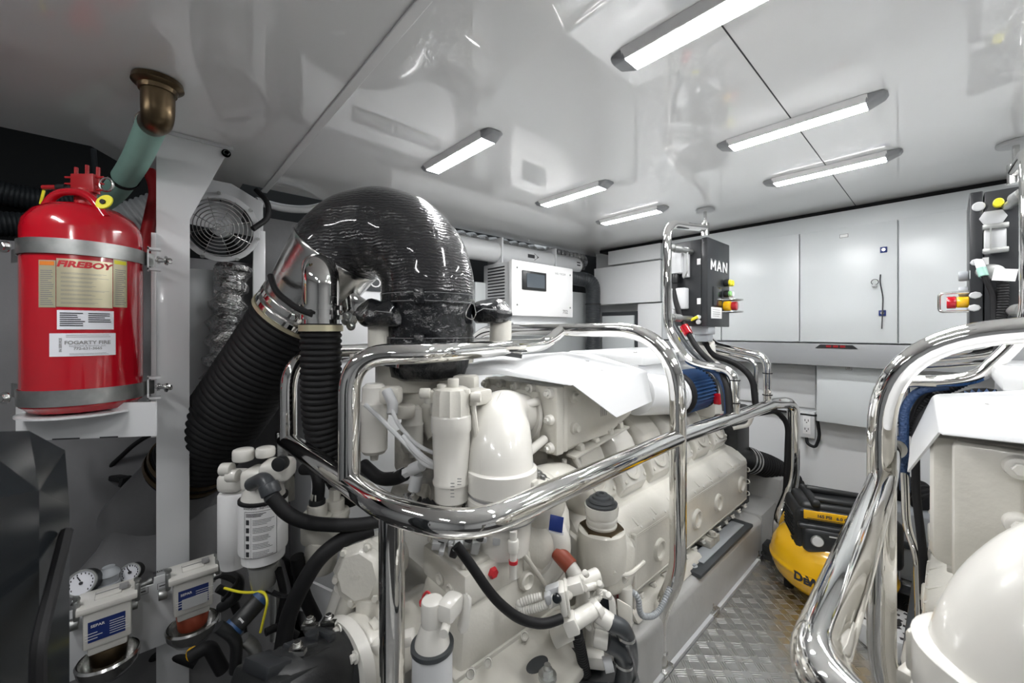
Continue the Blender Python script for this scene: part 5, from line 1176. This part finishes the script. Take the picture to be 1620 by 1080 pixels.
# shroud: oriented across the walkway, facing the viewer
th = math.radians(24); Rz = Matrix.Rotation(th, 3, 'Z'); ex = Rz @ XP; ey = Rz @ YP
O = V((CX+.03, CY, -.905)); 
def cb(m, x, y, z, sx, sy, sz, bev=.012, ry=0): m.obox(O+ex*x+ey*y+UP*z, (sx, sy, sz), (0, ry, th), bev, 3)
m = M(); cb(m, 0, .0, .10, .34, .22, .19, .03); cb(m, -.02, -.0, .19, .26, .18, .05, .02); sh = m.build('shroud', 'blk', t)
m = M(); cb(m, -.04, -.115, .085, .22, .05, .10, .02); cb(m, -.04, -.118, .135, .25, .03, .02, .008); cp = m.build('control_console', 'blkp', t)
m = M(); cb(m, -.045, -.1145, .178, .20, .006, .034, .002); yp_ = m.build('yellow_plate', 'yel', sh)
m = M(); f = pl(O-ex*.045-ey*.1185+UP*.178, ex, UP); m.text('165 PSI   6.0 GAL', .016, f, bold=.0006); m.lines(f, -.09, .09, -.010, -.015, 1, .5, 0); m.build('lettering', 'ink', yp_, 0) if 0 else m.build('lettering', 'ink', sh, 0)
m = M(); q = O-ex*.108-ey*.141+UP*.092; m.cyl(q, q-ey*.008, .022, bev=.003); ga = m.build('pressure_gauge', 'galv', cp)
m = M(); m.cyl(q-ey*.008, q-ey*.0095, .018); m.build('dial', 'inkw', cp)
m = M(); q = O-ex*.005-ey*.141+UP*.088; m.cyl(q, q-ey*.02, .022, bev=.004); m.build('regulator_knob', 'blk', cp)
m = M(); 
for i in range(5): a = i*.5+.6; m.obox(q+ex*(.032*math.cos(a+1.2))+UP*(.032*math.sin(a+1.2))-ey*.0005, (.008, .001, .002), (0, -a, th))
m.obox(O-ex*.055-ey*.1415+UP*.115, (.03, .001, .005), (0, 0, th)); m.build('scale_marks', 'inkw', cp, 0)
m = M(); cb(m, .0, -.135, .138, .04, .012, .02, .003); m.build('power_switch', 'redm', cp)
m = M(); cb(m, -.10, 0, .215, .03, .2, .03, .01); cb(m, .12, 0, .21, .03, .18, .03, .01); m.cyl(O-ex*.10+UP*.225-ey*.06, O+ex*.13+UP*.215-ey*.06, .012, bev=.004); m.cyl(O-ex*.10+UP*.228+ey*.05, O+ex*.13+UP*.218+ey*.05, .014, bev=.004); m.build('carry_frame', 'blk', t)
m = M()
for i in range(9): cb(m, -.172, 0, .04+i*.014, .006, .15, .005, .001)
for z in (.15, .18): cb(m, -.14, -.108, z, .03, .01, .018, .003)
m.build('cooling_slots', 'dark', t, 0)
m = M(); m.cyl(O-ex*.16-ey*.08-UP*.01, O-ex*.16-ey*.08+UP*.03, .010); m.cyl(O+ex*.03-ey*.13-UP*.03, O+ex*.03-ey*.13+UP*.02, .011); m.build('valve_stem', 'galv', t)

# ------------------------------------------------------------------ left foreground: service board, filter boxes, gauges
XB = -1.60
bd = thing('service_board', 'white service board bolted low on the post, carrying the two boxes with blue labels', 'board', (XB, 0, -1.0))
a = at(98, 988, X=XB); 
def bz(px, py): return at(px, py, X=XB)
p = [bz(100, 985), bz(204, 935), bz(240, 920), bz(245, 907), bz(300, 905), bz(303, 915), bz(350, 893), bz(350, 968), bz(110, 1085)]
p[0] = V((XB, -.235, -.80)); p[-1] = V((XB, -.235, -1.02)); zt = -.775; zb = -.965
zt = -.760; zb = -.95
pp_ = [V((XB, -.16, zt)), V((XB, .012, zt)), V((XB, .012, zt+.02)), V((XB, .098, zt+.02)), V((XB, .098, zt)), V((XB, .175, zt)), V((XB, .175, zb)), V((XB, -.16, zb))]
m = M(); m.prism(pp_, (-.006, 0, 0), .001); m.build('plate', 'white', bd)
m = M(); f = pl((XB+.0008, .0, zt-.010), YP, UP)
for yy, w_ in ((-.02, .04), (.035, .03)):
    for (u0, u1, v0, v1) in ((yy-w_/2, yy+w_/2, .008, .0088), (yy-w_/2, yy+w_/2, -.009, -.0082), (yy-w_/2, yy-w_/2+.001, -.009, .008), (yy+w_/2-.001, yy+w_/2, -.009, .008)): poly2(m, f, [(u0, v0), (u1, v0), (u1, v1), (u0, v1)])
m.lines(f, -.034, -.006, .002, -.003, 1, .6, 0); m.lines(f, .024, .046, .002, -.003, 1, .6, 0); m.build('lettering', 'ink', bd, 0)
def strainer(y, lab, cap, bowl, lab2):
    t = thing('filter_box', lab, 'filter', (XB+.05, y, zb), 'white boxes with blue labels on the service board')
    x0, x1 = XB+.0, XB+.095; w_ = .046; DZ = .072; ZZ = lambda m: [setattr(v, 'co', v.co+UP*DZ) for v in m.bm.verts]
    m = M(); m.box(x0+.012, x1, y-w_, y+w_, -.905, -.80, .006); m.box(x0+.006, x1+.008, y-w_-.012, y+w_+.012, -.806, -.790, .003); m.box(x0+.02, x1-.006, y-w_+.008, y+w_-.008, -.925, -.90, .005); m.box(x0+.03, x1-.02, y-w_+.02, y+w_-.02, -.792, -.785, .003); ZZ(m); m.build('body', 'eng2', t)
    m = M(); m.box(x1, x1+.0015, y-w_+.01, y+w_-.012, -.885, -.832); ZZ(m); lb = m.build('blue_label', 'blue', t)
    m = M(); f = pl((x1+.0022, y+.004, -.858), YP, UP); m.lines(f, -.0, .045, .016, -.022, 6, .25, .4); m.lines(f, -.045, -.012, -.0, -.022, 3, .25, .4)
    poly2(m, f, [(-.046, .002), (-.010, .002), (-.010, .018), (-.046, .018)]) if 0 else m.text('SEPAR', .0095, lambda u, v: f(u-.022, v+.014), bold=.0002)
    ZZ(m); m.build('lettering', 'inkw', lb, 0)
    if lab2:
        m = M(); m.box(x1+.0012, x1+.0026, y-w_+.018, y+w_-.014, -.888, -.858); ZZ(m); m.build('grey_sticker', 'lgrey', lb)
    for yy in (y-w_-.012, y+w_+.012):
        m = M(); m.obox((x1-.02, yy, -.80), (.02, .012, .05), None, .004); m.cyl((x1-.02, yy, -.80), (x1-.02, yy, -.768), .006); m.obox((x1-.02, yy, -.768), (.022, .008, .010), (0, 0, .6), .003); ZZ(m); m.build('wing_screw', 'galv', t)
        m = M(); m.cyl((x0+.02, yy, -.86), (x0+.02, yy-.02, -.86), .015, bev=.002); ZZ(m); m.build('side_port', 'galv', t)
    m = M(); f = pl((XB+.05, y, -.7845), YP, -XP); m.obox((XB+.05, y, -.784), (.003, .05, .001), None); m.obox((XB+.055, y+.03, -.782), (.018, .018, .012), None, .002); ZZ(m); m.build('lid_mark', 'inkg', t)
    m = M(); m.cyl((XB+.05, y, -.925), (XB+.05, y, -.97), .040, .036, bev=.003); ZZ(m); m.build('bowl_collar', cap, t)
    m = M(); m.lathe((XB+.05, y, -.965), -UP, [(-.006, .062), (.0, .066), (.02, .062), (.045, .045), (.058, .02), (.059, .002)], 36, False); m.lathe((XB+.05, y, -.966), -UP, [(-.006, .060), (.0, .062), (.02, .058), (.043, .042), (.054, .002)], 36, False); ZZ(m); m.build('drip_cup', 'steel', t)
    m = M(); 
    for s in (-1, 1): m.bolt((XB+.075, y+.02*s, -.988), (.8, 0, .5), .008, .01)
    m.cyl((XB+.05, y, -.97), (XB+.05, y, -1.0), .034); ZZ(m); m.build('bowl', 'cup', t)
strainer(-.080, 'white box with an all-blue label above the left drip cup', 'brz', 'cup', False)
strainer(.100, 'white box with a blue and grey label above the drip cup with a red collar', 'sili', 'cup', True)
def gauge(px, py, d, r, lab):
    c = at(px, py, d=d); n_ = V((.80, -.28, .35)).normalized(); t = thing('pressure_gauge', lab, 'gauge', c)
    m = M(); m.cyl(c-n_*.03, c, r); m.build('case', 'blk', t)
    m = M(); m.cyl(c, c+n_*.001, r*.88); m.build('dial', 'paper', t)
    m = M(); m.band(c+n_*.002, n_, r*.88, r*1.02, .006); m.build('bezel', 'galv', t)
    m = M(); x_ = V((-n_.y, n_.x, 0)).normalized(); y_ = n_.cross(x_); 
    for i in range(14): a = -.8+i*.36; q = c+n_*.0018+(x_*math.cos(a)+y_*math.sin(a))*r*.72; m.obox(q, (.002, .002, .004))
    m.sweep([c+n_*.003-(x_*.3-y_*.8)*r*.2, c+n_*.003+(x_*-.5+y_*.8)*r*.65], .0014, 6); m.cyl(c+n_*.002, c+n_*.005, .004); m.build('needle', 'ink', t, 0)
    m = M(); m.cyl(c-n_*.015-UP*r, c-n_*.015-UP*(r+.04), .009, seg=6); m.build('stem', 'galv', t)
gauge(129, 922, 1.10, .033, 'larger round pressure gauge above the left box with a blue label')
gauge(206, 905, 1.20, .025, 'smaller round pressure gauge left of the white post')
m = M(); a = at(172, 915, d=1.16); m.lathe(a-UP*.04, UP, [(0, .024), (.03, .026), (.032, .022), (.05, .022), (.053, .026), (.06, .024), (.07, .015), (.075, .014)], 16); tag(m.build('brass_strainer', 'grey'), 'small grey screw-top strainer between the two round gauges', 'strainer')
m = M(); m.tube([at(115, 950, d=1.12), at(160, 950, d=1.15), at(205, 935, d=1.2), at(240, 918, d=1.24)], .012, .03, 12); m.obox(at(172, 945, d=1.17), (.04, .05, .03), None, .006); tag(m.build('gauge_manifold', 'galv'), 'grey metal pipe manifold under the two round gauges', 'pipe')

# fuel filters with white head
t = thing('fuel_filter_unit', 'white double fuel filter with printed canister hanging left of the guard rail', 'fuel filter', at(405, 890, d=1.0))
a = at(417, 790, d=1.0); 
m = M(); m.lathe(a+UP*.006, -UP, [(0, .050), (.004, .054), (.12, .054), (.125, .053), (.128, .0485), (.150, .047), (.153, .043), (.158, .03)], 44); ca = m.build('canister', 'inkw', t)
m = M(); m.lathe(a+UP*.006, UP, [(-.003, .0545), (.003, .0545), (.005, .05)], 44); m.build('black_seal', 'rub', t)
b = at(371, 800, d=1.08); m = M(); m.lathe(b+UP*.04, -UP, [(0, .035), (.005, .038), (.17, .038), (.175, .035), (.2, .032)], 36); m.build('canister', 'inkw', t)
m = M(); m.lathe(a+UP*.010, UP, [(0, .049), (.02, .044), (.04, .036), (.055, .03)], 32); m.obox(a+UP*.055, (.085, .07, .055), (0, 0, YAW), .015, 3); q = at(440, 742, d=.98); m.obox(q, (.07, .07, .05), (0, 0, YAW+.2), .016, 3); m.obox(b+UP*.07, (.06, .07, .05), (0, 0, YAW), .015, 3); m.cyl(at(385, 722, d=1.0)-UP*.01, at(385, 722, d=1.0)+UP*.02, .024, bev=.006); m.cyl(at(420, 716, d=1.0)-UP*.01, at(420, 716, d=1.0)+UP*.015, .022, bev=.006)
for q in ((358, 742), (368, 752)): c = at(*q, d=1.0); m.cyl(c+RT*.015, c-RT*.012, .016, bev=.003)
m.build('filter_head', 'eng2', t)
m = M(); q = at(440, 735, d=.925); m.cyl(q, q+FW*.02, .017, bev=.002); m.build('plug', 'blk', t)
m = M(); th0 = math.atan2(-a.y-.02, -a.x)
fl_ = lambda u, v: V((a.x+.0546*math.cos(th0+u/.0546), a.y+.0546*math.sin(th0+u/.0546), a.z-.06+v))
for (u0, u1, v0, v1) in ((-.042, .030, .052, .053), (-.042, .030, -.058, -.057), (-.042, -.041, -.058, .053), (.029, .030, -.058, .053), (-.026, -.0255, -.058, .038)):
    n = 8; 
    for k in range(n): ua, ub = u0+(u1-u0)*k/n, u0+(u1-u0)*(k+1)/n; poly2(m, fl_, [(ua, v0), (ub, v0), (ub, v1), (ua, v1)])
m.lines(fl_, -.038, .01, .049, .040, 3, .55, .3)
for k in range(5):
    m.lines(fl_, -.022, .024, .034-k*.019, .020-k*.019, 4, .28, .35); poly2(m, fl_, [(-.038, .034-k*.019), (-.030, .034-k*.019), (-.030, .022-k*.019), (-.038, .022-k*.019)])
m.text('WARNING - INSTALLATION', .0065, lambda u, v: fl_(u-.004, v+.060), bold=.0001)
m.build('print', 'ink', ca, 0)
m = M(); m.cyl(a-UP*.158, a-UP*.215, .034, .028, bev=.004); m.build('water_bowl', 'clear', t)
m = M(); m.tube([a+V((.03, -.03, .055)), at(420, 755, d=.92), at(432, 790, d=.90)], .0165, .03, 16); m.cyl(at(424, 765, d=.905), at(430, 782, d=.90), .021, bev=.003); m.build('elbow_fitting', 'hoseg', t)
tb2('black_hose', [at(430, 785, d=.90), at(455, 815, d=.90), at(490, 828, d=.92), at(560, 832, d=.95), at(620, 820, d=1.0)], .0155, 'rub', 'black hose curving from the white fuel filter to the right under the guard rail', 'hose', .08, 18)
tb2('black_hose', [at(590, 835, d=.98), at(545, 850, d=.95), at(505, 880, d=.92), at(475, 930, d=.90), at(455, 975, d=.90), at(445, 1040, d=.9)], .018, 'rub', 'heavier black hose sweeping down from the guard rail to the lower left', 'hose', .1, 18)
tb2('steel_pipe', [at(436, 880, d=1.05), at(436, 1010, d=1.05)], .013, 'galv', 'upright grey pipe below the white fuel filter', 'pipe')
tb2('black_hose', [at(480, 742, d=1.15), at(500, 742, d=1.12), at(505, 765, d=1.1), at(502, 800, d=1.1)], .016, 'rub', 'short black hose bend entering the white fitting behind the guard rail', 'hose', .04, 14)
t = thing('seacock_fitting', 'pair of white pipe fittings below the narrow ribbed hose', 'fitting', at(520, 820, d=1.15))
m = M()
for q, d in (((502, 808), 1.1), ((530, 800), 1.15)): c = at(*q, d=d); m.cyl(c-UP*.02, c+UP*.02, .026, bev=.004); m.cyl(c-UP*.03, c-UP*.012, .040, bev=.004); m.cyl(c+UP*.01, c+UP*.05, .017, seg=6)
m.obox(at(515, 830, d=1.15), (.12, .08, .10), (0, 0, YAW), .02); m.cyl(at(512, 850, d=1.15), at(505, 900, d=1.15), .045, bev=.01); m.build('body', 'eng', t)
m = M(); c = at(502, 796, d=1.1); m.cyl(c-UP*.012, c+UP*.012, .021, bev=.003); m.build('black_nut', 'blk', t)
# black hydraulic unit
t = thing('hydraulic_pump', 'black hydraulic pump unit flanged to the white housing at the bottom of the photo', 'pump', at(460, 1060, d=.75))
P0 = at(534, 1050, d=.83); P1 = at(400, 1112, d=.66); dd = (P1-P0).normalized()
m = M(); x_, y_, z_ = frame(dd); Rm = Matrix((dd, UP.cross(dd).normalized(), dd.cross(UP.cross(dd)).normalized())).transposed()
m.lathe(P0, dd, [(.0, .078), (.02, .078), (.03, .066), (.18, .062), (.20, .05)], 32); m.obox(P0+dd*.09+UP*.035, (.09, .07, .05), Rm, .006); m.obox(P0+dd*.16+UP*.01, (.10, .10, .07), Rm, .008); m.build('housing', 'blk', t)
m = M(); m.obox(P0+dd*.10+UP*.062, (.05, .04, .02), Rm, .004); m.obox(P0+dd*.04+UP*.070, (.02, .05, .02), Rm, .004); m.obox(P0+dd*.17+UP*.055, (.05, .06, .02), Rm, .004); m.cyl(P0+dd*.07+UP*.05, P0+dd*.07+UP*.085, .012, bev=.003); m.build('valve_cap', 'blkp', t)
m = M(); c = P0+dd*.06+V((.03, -.05, .055)); m.tube([c+UP*.02, c+V((.02, -.03, -.02)), c+V((.03, -.05, -.12))], .011, .02, 12); m.build('braided_line', 'rust', t)
m = M(); 
for q, d in (((490, 990), .80), ((470, 1030), .72), ((520, 985), .82)): p_ = at(*q, d=d); m.obox(p_, (.03, .012, .008), (0, 0, YAW)); m.bolt(p_+UP*.01, UP, .007, .008)
m.build('fixings', 'steel', t)
for i, (pts, nm) in enumerate(((((340, 915), (362, 905), (380, 915), (352, 950)), 'looped beside the right filter box'), (((432, 935), (455, 945), (470, 932)), 'crossing in front of the heavier black hose'), (((396, 950), (385, 990), (400, 1040)), 'hanging behind the labelled connector'))):
    tb2('thin_cable', [at(x, y, d=1.0) for x, y in pts], .004, 'rub', 'thin black cable '+nm, 'cable', .04, 8)
t = thing('cable_connector', 'black cylindrical cable connector with a small white label and blue ends', 'connector', at(395, 970, d=.95))
p, q = at(368, 995, d=.93), at(414, 945, d=.98); m = M(); m.cyl(p, q, .021, bev=.004); m.build('barrel', 'blk', t)
for e_ in (p, q): m = M(); dd = (q-p).normalized(); m.band(e_+dd*(.004 if e_ is p else -.002), dd, .018, .0225, .01); m.build('blue_ring', 'bluef', t)
m = M(); c = p+(q-p)*.4-FW*.0215; m.obox(c, (.022, .001, .014), (0, -.75, YAW)); m.build('white_label', 'inkw', t)
# tangle of small plumbing and wires in the lower left
specs = [([(345, 990), (375, 1010), (372, 1060)], .9, .018, 'blk'), ([(385, 1010), (405, 1025), (400, 1080)], .95, .02, 'galv'), ([(300, 1040), (330, 1020), (352, 1060)], .95, .022, 'rub'), ([(420, 1000), (440, 990), (470, 1005)], .9, .012, 'rub'), ([(350, 905), (380, 915), (375, 945), (350, 960)], 1.1, .02, 'blk'), ([(345, 930), (365, 940), (380, 980)], 1.15, .016, 'rub'), ([(440, 900), (450, 940), (440, 990)], 1.0, .012, 'rub'), ([(470, 880), (480, 940), (500, 980)], 1.1, .025, 'rub'), ([(200, 1060), (260, 1030), (310, 1050)], 1.25, .02, 'rub')]
names = ['nearest the drip cup with the red collar', 'wrapped in silver beside the black pump', 'low beside the right drip cup', 'in front of the black pump', 'below the printed fuel filter', 'behind the right filter box', 'beside the upright grey pipe', 'in the gap left of the white pump', 'under the service board']
for (pts, d, r, mt), nm in zip(specs, names): tb2('plumbing_hose', [at(x, y, d=d+.02*i) for i, (x, y) in enumerate(pts)], r*.7, mt, 'short dark hose piece '+nm, 'hose', .03, 14)
tb2('yellow_wire', [at(355, 930, d=1.0), at(385, 938, d=.98), at(418, 935, d=.97), at(424, 950, d=.95), at(412, 1000, d=.95)], .003, 'yelt', 'thin yellow-green wire looping below the printed fuel filter', 'wire', .04, 8)
tb2('black_wire', [at(420, 935, d=.98), at(450, 948, d=1.0), at(480, 935, d=1.0)], .0025, 'rub', 'thin black wire right of the yellow-green wire', 'wire', .04, 8)
m = M(); c = at(308, 1032, d=1.0); m.cyl(c, c+V((.006, -.008, .002)), .016, bev=.001, seg=14); tag(m.build('brass_plug', 'yel'), 'small yellow brass cap below the drip cup with the red collar', 'cap')
m = M(); m.hull([at(x, y, d=1.2)+FW*k for x, y in ((575, 960), (570, 985), (470, 965), (490, 920)) for k in (0, .01)]); tag(m.build('loose_board', 'lgrey'), 'tilted light grey board in the gap left of the white pump', 'board')
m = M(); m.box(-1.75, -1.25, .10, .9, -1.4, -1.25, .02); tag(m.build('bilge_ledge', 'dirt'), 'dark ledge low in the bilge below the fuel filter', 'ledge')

# black glossy cover in the near left corner
t = thing('black_cover', 'glossy black faceted cover in the near left corner, out of focus', 'cover', (-.75, -.15, -1.2))
q = [at(46, 681, d=.47), at(103, 712, d=.50), at(-60, 684, d=.40), at(-60, 800, d=.36), at(62, 775, d=.43), at(110, 800, d=.49)]
m = M(); lo = lambda p, k=0: V((p.x+k, p.y, -1.25))
m.hull([q[0], q[1], q[2], q[3], q[4], q[5], lo(q[5]), lo(q[3]), lo(q[4]), lo(q[1]), lo(V((-.9, -.35, 0)))])
m.build('shell', 'blkg', t, 0)
m = M(); p_, r_ = at(105, 840, d=.47), at(60, 1020, d=.38); m.tube([p_, r_, r_-UP*.1], .006, .02, 8); m.build('seal_strip', 'rub', t)
